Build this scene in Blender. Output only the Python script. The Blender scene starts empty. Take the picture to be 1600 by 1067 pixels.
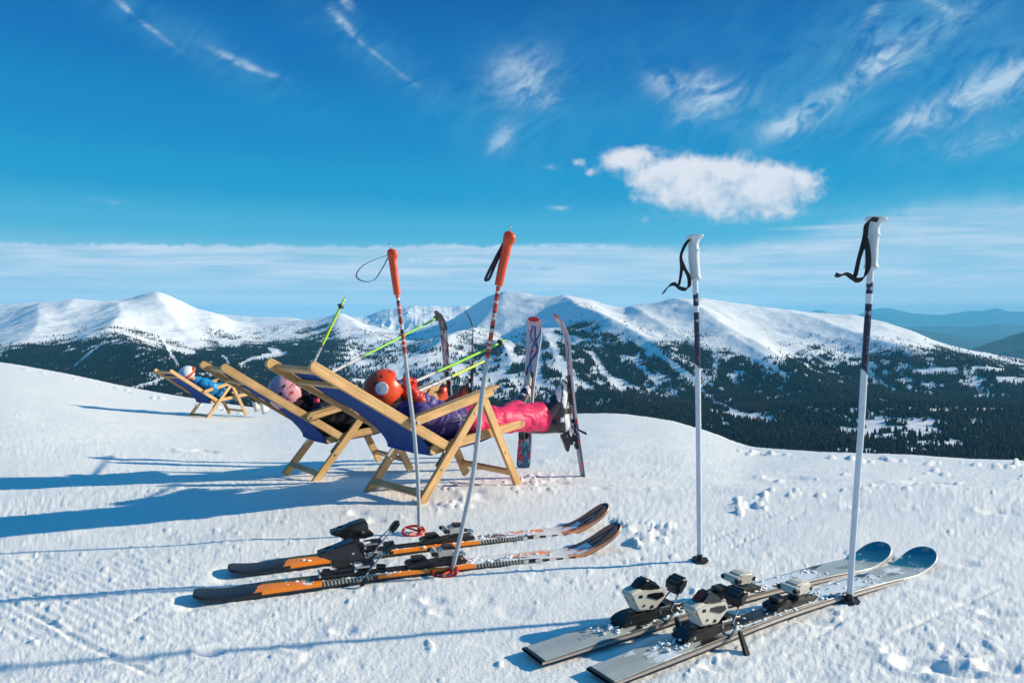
import bpy, bmesh, math, random
import numpy as np
from mathutils import Vector, Matrix
rng = np.random.default_rng(7)
random.seed(7)
R = math.radians
C = bpy.context.scene.collection

# ---------------------------------------------------------------- camera model
F = 1111.0; H = .95; TILT = math.atan(33.5 / F)
FW = np.array([0, math.cos(TILT), -math.sin(TILT)]); UP = np.array([0, math.sin(TILT), math.cos(TILT)])
O = np.array([0, 0, H])
def ray(px, py):
    x = (px - 800) / F; v = (533.5 - py) / F
    d = FW + v * UP + np.array([x, 0, 0]); return d / d[1]
def at(px, py, Y): return O + ray(px, py) * Y
def G(px, py, z=0.0):
    d = ray(px, py); return O + d * ((z - H) / d[2])
def project(P):
    P = np.asarray(P) - O; z = P @ FW
    return 800 + F * P[..., 0] / z, 533.5 - F * (P @ UP) / z
_TB = {}
_GX = np.arange(-4000., 6000., 2.)
def itp(x, pts, sm=14):
    k = (id(pts), sm)
    if k not in _TB:
        a = np.array(pts, float); t = np.interp(_GX, a[:, 0], a[:, 1])
        n = max(3, int(sm)); w = np.hanning(n + 2)[1:-1]; w /= w.sum(); t = np.convolve(np.pad(t, n, 'edge'), w, 'same')[n:-n]; _TB[k] = (t, pts)
    return np.interp(x, _GX, _TB[k][0])

# ---------------------------------------------------------------- noise
def _h(ix, iy, iz, s):
    n = (ix.astype(np.int64) * 374761393 + iy.astype(np.int64) * 668265263 + iz.astype(np.int64) * 2147483647 + s * 1274126177) & 0xffffffff
    n = ((n ^ (n >> 13)) * 1274126177) & 0xffffffff
    n = ((n ^ (n >> 16)) * 2246822519) & 0xffffffff
    return ((n ^ (n >> 15)) & 0xffffff) / float(0xffffff)
def vn2(x, y, s=0):
    ix = np.floor(x); iy = np.floor(y); fx = x - ix; fy = y - iy
    fx = fx * fx * fx * (fx * (fx * 6 - 15) + 10); fy = fy * fy * fy * (fy * (fy * 6 - 15) + 10)
    z = np.zeros_like(ix)
    a = _h(ix, iy, z, s); b = _h(ix + 1, iy, z, s); c = _h(ix, iy + 1, z, s); d = _h(ix + 1, iy + 1, z, s)
    return (a * (1 - fx) + b * fx) * (1 - fy) + (c * (1 - fx) + d * fx) * fy
def vn3(p, s=0):
    i = np.floor(p); f = p - i; f = f * f * (3 - 2 * f)
    r = 0
    for dx in (0, 1):
        for dy in (0, 1):
            for dz in (0, 1):
                w = (f[:, 0] if dx else 1 - f[:, 0]) * (f[:, 1] if dy else 1 - f[:, 1]) * (f[:, 2] if dz else 1 - f[:, 2])
                r = r + w * _h(i[:, 0] + dx, i[:, 1] + dy, i[:, 2] + dz, s)
    return r
def fbm(x, y, o=4, s=0, g=.5):
    r = 0; a = 1; t = 0
    for k in range(o):
        r = r + a * (vn2(x * 2 ** k + 17.3 * k, y * 2 ** k - 9.1 * k, s + k) * 2 - 1); t += a; a *= g
    return r / t
def ridged(x, y, o=4, s=0):
    r = 0; a = 1; t = 0
    for k in range(o):
        r = r + a * (1 - np.abs(vn2(x * 2 ** k + 3.3 * k, y * 2 ** k + 7.7 * k, s + k) * 2 - 1)); t += a; a *= .5
    return r / t
def sst(a, b, x):
    t = np.clip((x - a) / (b - a), 0, 1); return t * t * (3 - 2 * t)

# ---------------------------------------------------------------- materials
def lin(r, g, b):
    return tuple((c / 255 / 12.92) if c / 255 <= .04045 else ((c / 255 + .055) / 1.055) ** 2.4 for c in (r, g, b))
MATS = {}
def newmat(name):
    m = bpy.data.materials.new(name); m.use_nodes = True
    nt = m.node_tree; return m, nt, nt.nodes['Principled BSDF']
def mat(name, col, rough=.5, metal=0, spec=.5, var=.12, scale=18, bump=0.0, bscale=120, coat=0, sheen=0, stretch=(1, 1, 1), sss=0):
    if name in MATS: return MATS[name]
    m, nt, b = newmat(name); N = nt.nodes; L = nt.links
    tc = N.new('ShaderNodeTexCoord'); mp = N.new('ShaderNodeMapping'); mp.inputs['Scale'].default_value = stretch
    L.new(tc.outputs['Object'], mp.inputs['Vector'])
    n = N.new('ShaderNodeTexNoise'); n.inputs['Scale'].default_value = scale; n.inputs['Detail'].default_value = 5
    L.new(mp.outputs[0], n.inputs['Vector'])
    r = N.new('ShaderNodeMapRange'); r.inputs['From Min'].default_value = .25; r.inputs['From Max'].default_value = .75
    r.inputs['To Min'].default_value = 1 - var; r.inputs['To Max'].default_value = 1 + var
    L.new(n.outputs['Fac'], r.inputs['Value'])
    mx = N.new('ShaderNodeVectorMath'); mx.operation = 'SCALE'; mx.inputs[0].default_value = col
    L.new(r.outputs[0], mx.inputs['Scale']); L.new(mx.outputs[0], b.inputs['Base Color'])
    b.inputs['Roughness'].default_value = rough; b.inputs['Metallic'].default_value = metal
    b.inputs['Specular IOR Level'].default_value = spec; b.inputs['Coat Weight'].default_value = coat
    b.inputs['Sheen Weight'].default_value = sheen; b.inputs['Subsurface Weight'].default_value = sss
    if bump:
        n2 = N.new('ShaderNodeTexNoise'); n2.inputs['Scale'].default_value = bscale; n2.inputs['Detail'].default_value = 4
        L.new(mp.outputs[0], n2.inputs['Vector'])
        bp = N.new('ShaderNodeBump'); bp.inputs['Strength'].default_value = 1; bp.inputs['Distance'].default_value = bump
        L.new(n2.outputs['Fac'], bp.inputs['Height']); L.new(bp.outputs[0], b.inputs['Normal'])
    MATS[name] = m; return m
def colmat(name, rough=.35, coat=0, metal=0, bump=0.0, bscale=200):
    if name in MATS: return MATS[name]
    m, nt, b = newmat(name); N = nt.nodes; L = nt.links
    a = N.new('ShaderNodeAttribute'); a.attribute_name = 'Col'
    n = N.new('ShaderNodeTexNoise'); n.inputs['Scale'].default_value = 40; n.inputs['Detail'].default_value = 6
    tc = N.new('ShaderNodeTexCoord'); L.new(tc.outputs['Object'], n.inputs['Vector'])
    r = N.new('ShaderNodeMapRange'); r.inputs['To Min'].default_value = .85; r.inputs['To Max'].default_value = 1.12
    L.new(n.outputs['Fac'], r.inputs['Value'])
    mx = N.new('ShaderNodeVectorMath'); mx.operation = 'SCALE'
    L.new(a.outputs['Color'], mx.inputs[0]); L.new(r.outputs[0], mx.inputs['Scale']); L.new(mx.outputs[0], b.inputs['Base Color'])
    rr = N.new('ShaderNodeMapRange'); rr.inputs['To Min'].default_value = rough * .7; rr.inputs['To Max'].default_value = min(1, rough * 1.4)
    L.new(n.outputs['Fac'], rr.inputs['Value']); L.new(rr.outputs[0], b.inputs['Roughness'])
    b.inputs['Coat Weight'].default_value = coat; b.inputs['Metallic'].default_value = metal
    if bump:
        n2 = N.new('ShaderNodeTexNoise'); n2.inputs['Scale'].default_value = bscale; L.new(tc.outputs['Object'], n2.inputs['Vector'])
        bp = N.new('ShaderNodeBump'); bp.inputs['Distance'].default_value = bump
        L.new(n2.outputs['Fac'], bp.inputs['Height']); L.new(bp.outputs[0], b.inputs['Normal'])
    MATS[name] = m; return m

def wood_mat():
    m, nt, b = newmat('oiled_wood'); N = nt.nodes; L = nt.links
    tc = N.new('ShaderNodeTexCoord'); oi = N.new('ShaderNodeObjectInfo')
    add = N.new('ShaderNodeVectorMath'); add.operation = 'ADD'; L.new(tc.outputs['Object'], add.inputs[0])
    sc = N.new('ShaderNodeVectorMath'); sc.operation = 'SCALE'; sc.inputs[0].default_value = (7, 5, 3); L.new(oi.outputs['Random'], sc.inputs['Scale'])
    L.new(sc.outputs[0], add.inputs[1])
    mp = N.new('ShaderNodeMapping'); mp.inputs['Scale'].default_value = (1.6, 40, 40); L.new(add.outputs[0], mp.inputs['Vector'])
    n = N.new('ShaderNodeTexNoise'); n.inputs['Scale'].default_value = 3; n.inputs['Detail'].default_value = 6; n.inputs['Distortion'].default_value = .6
    L.new(mp.outputs[0], n.inputs['Vector'])
    cr = N.new('ShaderNodeValToRGB'); e = cr.color_ramp.elements
    e[0].position = .3; e[0].color = (.46, .25, .095, 1); e[1].position = .68; e[1].color = (.70, .45, .20, 1)
    L.new(n.outputs['Fac'], cr.inputs['Fac'])
    n3 = N.new('ShaderNodeTexNoise'); n3.inputs['Scale'].default_value = 9; n3.inputs['Detail'].default_value = 3; L.new(add.outputs[0], n3.inputs['Vector'])
    k = N.new('ShaderNodeMapRange'); k.inputs['From Min'].default_value = .3; k.inputs['From Max'].default_value = .7; k.inputs['To Min'].default_value = .78; k.inputs['To Max'].default_value = 1.1
    L.new(n3.outputs['Fac'], k.inputs['Value'])
    ml = N.new('ShaderNodeVectorMath'); ml.operation = 'SCALE'; L.new(cr.outputs[0], ml.inputs[0]); L.new(k.outputs[0], ml.inputs['Scale'])
    L.new(ml.outputs[0], b.inputs['Base Color']); b.inputs['Roughness'].default_value = .5
    bp = N.new('ShaderNodeBump'); bp.inputs['Distance'].default_value = .0006; L.new(n.outputs['Fac'], bp.inputs['Height']); L.new(bp.outputs[0], b.inputs['Normal'])
    return m
WOOD = wood_mat()
STEEL = mat('steel', (.5, .5, .5), .3, 1, var=.2)
CANVAS = mat('blue_canvas', (.004, .045, .22), .85, var=.15, bump=.0006, bscale=900)
BLACK = mat('black_plastic', (.012, .014, .017), .38, var=.3)
WHITEP = mat('white_plastic', (.62, .58, .5), .35, var=.12, scale=30)
SNOWBIT = mat('snow_crumb', (.85, .87, .9), .8, var=.02)
STRAPB = mat('black_webbing', (.012, .012, .016), .8, var=.3)
SKIN = mat('skin', (.55, .3, .2), .5, var=.06)

# ---------------------------------------------------------------- object helpers
def tag(o, label=None, cat=None, group=None, kind=None):
    if label: o['label'] = label
    if cat: o['category'] = cat
    if group: o['group'] = group
    if kind: o['kind'] = kind
    return o
def empty(name, loc, rz=0, M=None):
    o = bpy.data.objects.new(name, None); C.objects.link(o)
    if M is not None: o.matrix_world = M
    else: o.location = loc; o.rotation_euler = (0, 0, rz)
    o.empty_display_size = .1
    return o
def link(name, me, m, parent=None, smooth=True):
    o = bpy.data.objects.new(name, me); C.objects.link(o)
    if m is not None: me.materials.append(m)
    if parent is not None: o.parent = parent
    if smooth: me.shade_smooth()
    return o
def from_bm(name, bm, m, parent=None, smooth=False, M=None, auto=40):
    if M is not None: bm.transform(M)
    bmesh.ops.recalc_face_normals(bm, faces=bm.faces)
    for f in bm.faces: f.smooth = True
    for e in bm.edges:
        if len(e.link_faces) == 2 and e.calc_face_angle(0) > R(auto): e.smooth = False
    groups = clusters(bm) if name not in ('snow_crumbs', 'snow_ground_behind') else [None]
    out = []
    for g in groups:
        if len(groups) == 1: b2 = bm
        else:
            b2 = bm.copy(); b2.verts.ensure_lookup_table(); bmesh.ops.delete(b2, geom=[v for v in b2.verts if v.index not in g], context='VERTS')
        me = bpy.data.meshes.new(name); b2.to_mesh(me)
        if b2 is not bm: b2.free()
        out.append(link(name, me, m, parent, False))
    bm.free()
    return out[0]
def clusters(bm):
    """pieces of a mesh that stand apart become parts of their own"""
    bm.verts.index_update(); seen = {}; isl = []
    for v in bm.verts:
        if v.index in seen: continue
        st = [v]; seen[v.index] = len(isl); cur = []
        while st:
            a = st.pop(); cur.append(a)
            for e in a.link_edges:
                b = e.other_vert(a)
                if b.index not in seen: seen[b.index] = len(isl); st.append(b)
        isl.append(cur)
    if len(isl) < 2 or len(isl) > 40: return [None]
    bx = [(np.array([v.co for v in c]).min(0), np.array([v.co for v in c]).max(0)) for c in isl]
    par = list(range(len(isl)))
    def fd(a):
        while par[a] != a: a = par[a]
        return a
    for a in range(len(isl)):
        for b in range(a):
            gap = np.linalg.norm(np.maximum(0, np.maximum(bx[a][0] - bx[b][1], bx[b][0] - bx[a][1])))
            sz = max((bx[a][1] - bx[a][0]).max(), (bx[b][1] - bx[b][0]).max())
            if gap <= max(.014, .4 * sz): par[fd(a)] = fd(b)
    gs = {}
    for i, c in enumerate(isl): gs.setdefault(fd(i), set()).update(v.index for v in c)
    return list(gs.values()) if len(gs) > 1 else [None]
def np_mesh(name, V, Fc, cols=None, smooth=True):
    me = bpy.data.meshes.new(name); V = np.asarray(V, np.float32); Fc = np.asarray(Fc, np.int32)
    n, k = Fc.shape
    me.vertices.add(len(V)); me.vertices.foreach_set('co', V.ravel())
    me.loops.add(n * k); me.loops.foreach_set('vertex_index', Fc.ravel())
    me.polygons.add(n); me.polygons.foreach_set('loop_start', np.arange(0, n * k, k, dtype=np.int32))
    me.polygons.foreach_set('loop_total', np.full(n, k, np.int32))
    me.update(calc_edges=True)
    if cols is not None:
        a = me.color_attributes.new('Col', 'FLOAT_COLOR', 'POINT')
        c = np.ones((len(V), 4), np.float32); c[:, :3] = cols; a.data.foreach_set('color', c.ravel())
    if smooth: me.shade_smooth()
    return me
def grid_faces(nr, nc, wrap=False):
    r = np.arange(nr - 1)[:, None]; m = nc if wrap else nc - 1; c = np.arange(m)[None, :]; c2 = (c + 1) % nc
    return np.stack([r * nc + c, r * nc + c2, (r + 1) * nc + c2, (r + 1) * nc + c], -1).reshape(-1, 4)

def prism(bm, prof, y0, y1, bev=.002, seg=2):
    a = [bm.verts.new((x, y0, z)) for x, z in prof]; b = [bm.verts.new((x, y1, z)) for x, z in prof]
    fs = [bm.faces.new(a), bm.faces.new(list(reversed(b)))]
    n = len(prof)
    for i in range(n): fs.append(bm.faces.new((a[i], b[i], b[(i + 1) % n], a[(i + 1) % n])))
    if bev:
        es = list({e for f in fs for e in f.edges})
        bmesh.ops.bevel(bm, geom=es, offset=bev, segments=seg, affect='EDGES', clamp_overlap=True)
def box(bm, c, s, bev=.002, rot=None):
    b2 = bmesh.new(); x, y, z = s[0] / 2, s[1] / 2, s[2] / 2
    prism(b2, [(-x, -z), (x, -z), (x, z), (-x, z)], -y, y, bev)
    M = Matrix.Translation(c)
    if rot is not None: M = M @ rot
    b2.transform(M); me = bpy.data.meshes.new('t'); b2.to_mesh(me); b2.free(); bm.from_mesh(me); bpy.data.meshes.remove(me)
def cyl(bm, p0, p1, r, n=12, r2=None):
    p0 = Vector(p0); p1 = Vector(p1); d = p1 - p0; q = d.to_track_quat('Z', 'Y').to_matrix().to_4x4()
    M = Matrix.Translation((p0 + p1) / 2) @ q
    bmesh.ops.create_cone(bm, cap_ends=True, segments=n, radius1=r, radius2=r if r2 is None else r2, depth=d.length, matrix=M)
def beam(name, p0, p1, hgt, wid, parent, m=WOOD, rnd=True, upv=(0, 0, 1), taper=0):
    """wooden bar of its own, local X along its length, rounded ends in the side plane"""
    p0 = Vector(p0); p1 = Vector(p1); L = (p1 - p0).length; X = (p1 - p0).normalized(); Z = Vector(upv); Y = Z.cross(X).normalized(); Z = X.cross(Y)
    bm = bmesh.new(); h = hgt / 2
    if rnd:
        prof = [(L - h + h * math.sin(t), -h * math.cos(t)) for t in np.linspace(0, math.pi, 9)] + [(h - h * math.sin(t), h * math.cos(t)) for t in np.linspace(0, math.pi, 9)]
    else: prof = [(0, -h), (L, -h), (L, h), (0, h)]
    prism(bm, prof, -wid / 2, wid / 2, .0025, 2)
    o = from_bm(name, bm, m, parent)
    M = Matrix((X, Y, Z)).transposed().to_4x4(); M.translation = p0; o.matrix_local = M
    return o
def tubeV(pts, rad, sides=14, cap=True):
    P = np.array(pts, float); n = len(P); rad = np.broadcast_to(np.asarray(rad, float), (n,))
    T = np.gradient(P, axis=0); T /= np.linalg.norm(T, axis=1)[:, None]
    a = np.array([0, 0, 1.]) if abs(T[0][2]) < .9 else np.array([1., 0, 0])
    U = np.cross(T[0], a); U /= np.linalg.norm(U); V = []
    th = np.linspace(0, 2 * np.pi, sides, endpoint=False)
    for i in range(n):
        U = U - T[i] * (U @ T[i]); U /= np.linalg.norm(U); W = np.cross(T[i], U)
        V.append(P[i] + rad[i] * (np.cos(th)[:, None] * U + np.sin(th)[:, None] * W))
    V = np.concatenate(V); Fc = grid_faces(n, sides, True)
    return V, Fc
def tube(name, pts, rad, m, parent, sides=14, cols=None, off=(0, 0, 0)):
    V, Fc = tubeV(pts, rad, sides)
    c = None
    if cols is not None: c = np.repeat(np.asarray(cols), sides, 0)
    # end caps
    n = len(pts); V = np.concatenate([V, [pts[0]], [pts[-1]]]); a = n * sides
    e0 = [[(k + 1) % sides, k, a, a] for k in range(sides)]; e1 = [[(n - 1) * sides + k, (n - 1) * sides + (k + 1) % sides, a + 1, a + 1] for k in range(sides)]
    if c is not None: c = np.concatenate([c, c[:1], c[-1:]])
    bm = bmesh.new(); vs = [bm.verts.new(v - np.array(off)) for v in V]
    for f in Fc: bm.faces.new([vs[i] for i in f])
    for f in e0 + e1: bm.faces.new([vs[i] for i in f[:3]])
    bmesh.ops.recalc_face_normals(bm, faces=bm.faces)
    me = bpy.data.meshes.new(name); bm.to_mesh(me); bm.free()
    if c is not None:
        at_ = me.color_attributes.new('Col', 'FLOAT_COLOR', 'POINT'); cc = np.ones((len(V), 4), np.float32); cc[:, :3] = c; at_.data.foreach_set('color', cc.ravel())
    return link(name, me, m, parent)
def smooth_path(pts, n=60):
    P = np.array(pts, float); k = len(P); t = np.linspace(0, k - 1, n); out = []
    for x in t:
        i = min(int(x), k - 2); f = x - i; p0 = P[max(i - 1, 0)]; p1 = P[i]; p2 = P[i + 1]; p3 = P[min(i + 2, k - 1)]
        out.append(.5 * ((2 * p1) + (-p0 + p2) * f + (2 * p0 - 5 * p1 + 4 * p2 - p3) * f * f + (-p0 + 3 * p1 - 3 * p2 + p3) * f ** 3))
    return np.array(out)
def ribbon(name, pts, width_dir, w, m, parent, off=(0, 0, 0), thick=.0015, n=60):
    P = smooth_path(pts, n); D = np.array(width_dir, float)
    if D.ndim == 1: D = np.repeat(D[None], n, 0)
    else: D = smooth_path(D, n)
    D /= np.linalg.norm(D, axis=1)[:, None]
    T = np.gradient(P, axis=0); T /= np.linalg.norm(T, axis=1)[:, None]; N = np.cross(T, D); N /= np.linalg.norm(N, axis=1)[:, None] + 1e-9
    w = np.broadcast_to(w, (n,))[:, None] / 2
    V = np.stack([P + D * w + N * thick, P - D * w + N * thick, P - D * w - N * thick, P + D * w - N * thick], 1).reshape(-1, 3) - np.array(off)
    Fc = grid_faces(n, 4, True)
    me = np_mesh(name, V, np.concatenate([Fc, [[0, 1, 2, 3]], [[4 * n - 1, 4 * n - 2, 4 * n - 3, 4 * n - 4]]]), smooth=False)
    return link(name, me, m, parent, False)

def organic(name, segs, m, parent=None, off=(0, 0, 0), voxel=.01, puff=None, noise=0, nscale=20, smooth=6, extra=None, nstretch=(1, 1, 1), colfn=None, clips=None, crease=0, cscale=10):
    """one continuous skin grown round tapered limb segments (p0, r0, p1, r1)"""
    bm = bmesh.new()
    for p0, r0, p1, r1 in segs:
        b2 = bmesh.new()
        bmesh.ops.create_icosphere(b2, subdivisions=3, radius=r0, matrix=Matrix.Translation(p0))
        bmesh.ops.create_icosphere(b2, subdivisions=3, radius=r1, matrix=Matrix.Translation(p1))
        h = bmesh.ops.convex_hull(b2, input=b2.verts)
        inn = [g for g in h['geom_interior'] if isinstance(g, bmesh.types.BMVert)]
        bmesh.ops.delete(b2, geom=inn, context='VERTS')
        me = bpy.data.meshes.new('t'); b2.to_mesh(me); b2.free(); bm.from_mesh(me); bpy.data.meshes.remove(me)
    if extra: extra(bm)
    me = bpy.data.meshes.new('t'); bm.to_mesh(me); bm.free()
    o = bpy.data.objects.new('t', me); C.objects.link(o)
    md = o.modifiers.new('r', 'REMESH'); md.mode = 'VOXEL'; md.voxel_size = voxel
    if smooth: s = o.modifiers.new('s', 'SMOOTH'); s.iterations = smooth; s.factor = .5
    dg = bpy.context.evaluated_depsgraph_get(); dg.update()
    out = bpy.data.meshes.new_from_object(o.evaluated_get(dg)); bpy.data.objects.remove(o); bpy.data.meshes.remove(me)
    out.name = name
    n = len(out.vertices); V = np.empty(n * 3, np.float32); out.vertices.foreach_get('co', V); V = V.reshape(-1, 3).astype(float)
    N = np.empty(n * 3, np.float32); out.vertices.foreach_get('normal', N); N = N.reshape(-1, 3)
    if puff:
        sp, amp = puff; best = np.full(n, 1e9); T = np.zeros(n); acc = 0
        for p0, r0, p1, r1 in segs:
            p0 = np.array(p0); p1 = np.array(p1); d = p1 - p0; L = np.linalg.norm(d) + 1e-9; t = np.clip((V - p0) @ d / L / L, -.3, 1.3)
            dist = np.linalg.norm(V - (p0 + np.clip(t, 0, 1)[:, None] * d), axis=1) - (r0 + (r1 - r0) * np.clip(t, 0, 1))
            k = dist < best; best[k] = dist[k]; T[k] = acc + t[k] * L; acc += L
        wob = (vn3(V * 14, 3) - .5) * sp * .35
        V += N * ((np.abs(np.sin(np.pi * (T + wob) / sp)) ** .6 - .6) * amp)[:, None]
    if noise:
        q = V * nscale * np.array(nstretch)
        d = (vn3(q, 5) - .5) + .5 * (vn3(q * 2.1, 6) - .5); d = np.where(d > 0, d, d * 1.4)
        V += N * (d * noise * 2)[:, None]
    if crease:
        q = V * cscale; q = q + 1.2 * np.stack([vn3(V * 5, 1), vn3(V * 5, 2), vn3(V * 5, 3)], 1)
        d = (np.abs(vn3(q, 7) - .5) * 2) ** .8 + .45 * (np.abs(vn3(q * 2.3, 8) - .5) * 2) ** .8 - .55
        V += N * (d * crease)[:, None]
    for cp, cn in (clips or []):
        cn = np.array(cn, float); cn /= np.linalg.norm(cn); h = (V - cp) @ cn; k = (h > 0) & (np.linalg.norm(V - cp, axis=1) < .2); V[k] -= cn * (h[k] * .96)[:, None]
    V -= np.array(off)
    out.vertices.foreach_set('co', V.astype(np.float32).ravel()); out.update()
    if colfn is not None:
        a = out.color_attributes.new('Col', 'FLOAT_COLOR', 'POINT'); c = np.ones((n, 4), np.float32); c[:, :3] = colfn(V + np.array(off), N); a.data.foreach_set('color', c.ravel())
    out.materials.clear()
    return link(name, out, m, parent)

# ================================================================ SNOWFIELD
EDGE = [(-900, 520), (-400, 540), (0, 565), (100, 583), (210, 607), (300, 623), (400, 638), (600, 644), (850, 647), (960, 646), (1050, 656), (1110, 675), (1170, 700), (1300, 706), (1600, 720), (2000, 735), (2600, 760)]
YC = [(-900, 30), (-400, 28), (0, 25), (100, 22), (210, 19), (300, 17), (400, 15), (600, 13), (850, 12), (960, 11.5), (1050, 10.5), (1110, 9), (1170, 7.4), (1300, 6.6), (1600, 5.8), (2000, 5.2), (2600, 5)]
def ground(u, Y):
    px = 800 + F * np.asarray(u); e = itp(px, EDGE, 60); yc = itp(px, YC, 90)
    zc = H - (e - 500) * yc / F; vs = (e - 500) / F
    t = np.clip((Y - 4) / (yc - 4), 0, None)
    z = np.where(t < 1, zc * np.clip(t, 1e-9, 1) ** .85, 0)
    d = np.clip(Y - yc, 0, None)
    s0 = vs + .03; lim = 8.0
    drop = s0 * d + np.where(d < lim, d * d / (2 * 20), lim * lim / 40 + (d - lim) * lim / 20)
    z = np.where(t >= 1, zc - drop, z)
    return z
def gz(x, y): return float(ground(np.array([x / y]), np.array([y]))[0])

HOLES = [(328, 1018, .032, .02), (118, 985, .035, .01), (540, 985, .03, .012), (680, 940, .03, .012), (690, 958, .025, .01), (1020, 830, .06, .025),
         (1180, 790, .05, .02), (1440, 1040, .05, .022), (1500, 1048, .045, .02), (1560, 1042, .045, .02), (1400, 1020, .03, .012), (1240, 965, .05, .015), (1290, 975, .03, .012),
         (560, 800, .035, .02), (590, 812, .03, .015), (640, 808, .025, .01), (690, 800, .02, .01), (1120, 1040, .04, .01), (305, 668, .10, .03), (322, 668, .09, .03),
         (870, 745, .06, .03), (760, 780, .06, .02), (740, 770, .05, .02), (1560, 800, .06, .02), (940, 760, .04, .015), (60, 870, .05, .01), (1340, 790, .05, .012), (1500, 880, .05, .01),
         (1450, 745, .12, .03), (1230, 722, .1, .03), (880, 690, .09, .02), (1560, 960, .04, .012), (470, 1010, .03, .01), (210, 1030, .04, .012)]
LUMPS = []
for k in range(70):
    a = rng.normal(0, 1, 2); LUMPS.append((835 + 38 * a[0], 752 + 9 * a[1], rng.uniform(.008, .028)))
for k in range(30): LUMPS.append((rng.uniform(640, 740), rng.uniform(755, 800), rng.uniform(.01, .028)))
for k in range(22): LUMPS.append((rng.uniform(990, 1050), rng.uniform(815, 850), rng.uniform(.01, .03)))
for k in range(26): LUMPS.append((rng.uniform(1150, 1200), rng.uniform(770, 800), rng.uniform(.01, .03)))
for k in range(60): LUMPS.append((rng.uniform(0, 1600), rng.uniform(740, 1060), rng.uniform(.006, .016)))
for k in range(0): LUMPS.append((rng.uniform(290, 370), rng.uniform(1000, 1035), rng.uniform(.008, .018)))
for k in range(40): LUMPS.append((rng.uniform(930, 1180), rng.uniform(985, 1060), rng.uniform(.005, .013)))
for k in range(50): LUMPS.append((rng.uniform(1180, 1600), rng.uniform(735, 775), rng.uniform(.012, .035)))
for k in range(46):
    q_ = rng.uniform(1150, 1600); LUMPS.append((q_, itp(q_, EDGE, 60) + rng.uniform(2, 9), rng.uniform(.02, .05)))
for k in range(30):
    q_ = rng.uniform(0, 400); LUMPS.append((q_, itp(q_, EDGE, 60) + rng.uniform(2, 6), rng.uniform(.05, .10)))
LUMPS.append((1463, 731, .035)); LUMPS.append((1200, 705, .05))
def detail(x, y):
    """relief of the trodden, wind-crusted snow in metres"""
    Y = np.maximum(y, .3); far = np.clip(1 - (Y - 3) / 9, 0, 1); mid = np.clip(1 - (Y - 8) / 20, .25, 1)
    rt = lambda a: (x * math.cos(a) + y * math.sin(a), -x * math.sin(a) + y * math.cos(a))
    z = .014 * fbm(x * .8, y * .8, 3, 11) * mid
    a, b = rt(.35)
    z += .008 * fbm(a * 2.2, b * 3.6, 3, 21) * mid
    patch = sst(.35, .7, vn2(x * 1.3 + 5, y * 1.3, 31)); patch2 = sst(.4, .65, vn2(x * .7 + 9, y * 1.1, 37))
    wx = x + .05 * fbm(x * 5, y * 5, 2, 101); wy = y + .05 * fbm(x * 5, y * 5, 2, 102)
    sa, sb = x * math.cos(.75) + y * math.sin(.75), -x * math.sin(.75) + y * math.cos(.75)
    z += .0026 * fbm(sa * 3.5, sb * 17, 4, 43, .6) * (.25 + .75 * far) + .0016 * fbm(wx * 8, wy * 8, 3, 41) * (.2 + .8 * patch) * (.25 + .75 * far)
    z += .0030 * (ridged(sa * 13 + wx * 3, sb * 24, 4, 51) - .6) * (.15 + 1.1 * patch2 * patch) * (.12 + .88 * far)
    z += .0019 * fbm(sa * 36, sb * 62, 3, 61, .6) * (.6 + patch) * far + .0010 * fbm(wx * 130, wy * 130, 2, 66) * far
    c = sst(.70, .9, vn2(wx * 34 + 3, wy * 34, 71)); z += .0035 * c * sst(.55, .78, vn2(x * 1.9, y * 1.9 + 4, 73)) * (.2 + .8 * far)
    c = sst(.3, .12, vn2(wx * 9 + 3, wy * 11, 75)); z -= .004 * c * sst(.5, .7, vn2(x * 1.2 + 8, y * 1.2 + 4, 77)) * (.4 + .6 * far)
    # groomer cords at lower left
    p, q = rt(-.62); px = 800 + F * x / Y; py = 500 + F * H / Y
    m = sst(560, 330, px) * sst(850, 890, py) * sst(1040, 985, py) * (.4 + .6 * vn2(x * 3, y * 3, 91))
    z += .0015 * np.sin(q * 2 * np.pi / .034 + 1.5 * vn2(x * 4, y * 4, 95)) * m
    return z
TRACKS = [((0, 800), (420, 735), .010, .006), ((0, 700), (330, 690), .02, .008), ((980, 905), (1230, 790), .008, .006), ((1010, 915), (1260, 798), .008, .006), ((1180, 1067), (1420, 900), .009, .005), ((0, 950), (300, 1067), .01, .005), ((1250, 820), (1600, 770), .012, .006), ((1300, 850), (1600, 790), .012, .005),
          ((60, 1067), (260, 935), .008, .005), ((400, 1067), (640, 960), .006, .004), ((500, 720), (820, 700), .015, .006), ((0, 740), (300, 722), .015, .006), ((1120, 740), (1600, 760), .015, .006), ((900, 780), (1150, 745), .012, .006), ((1350, 1000), (1600, 900), .008, .005)]
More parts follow.
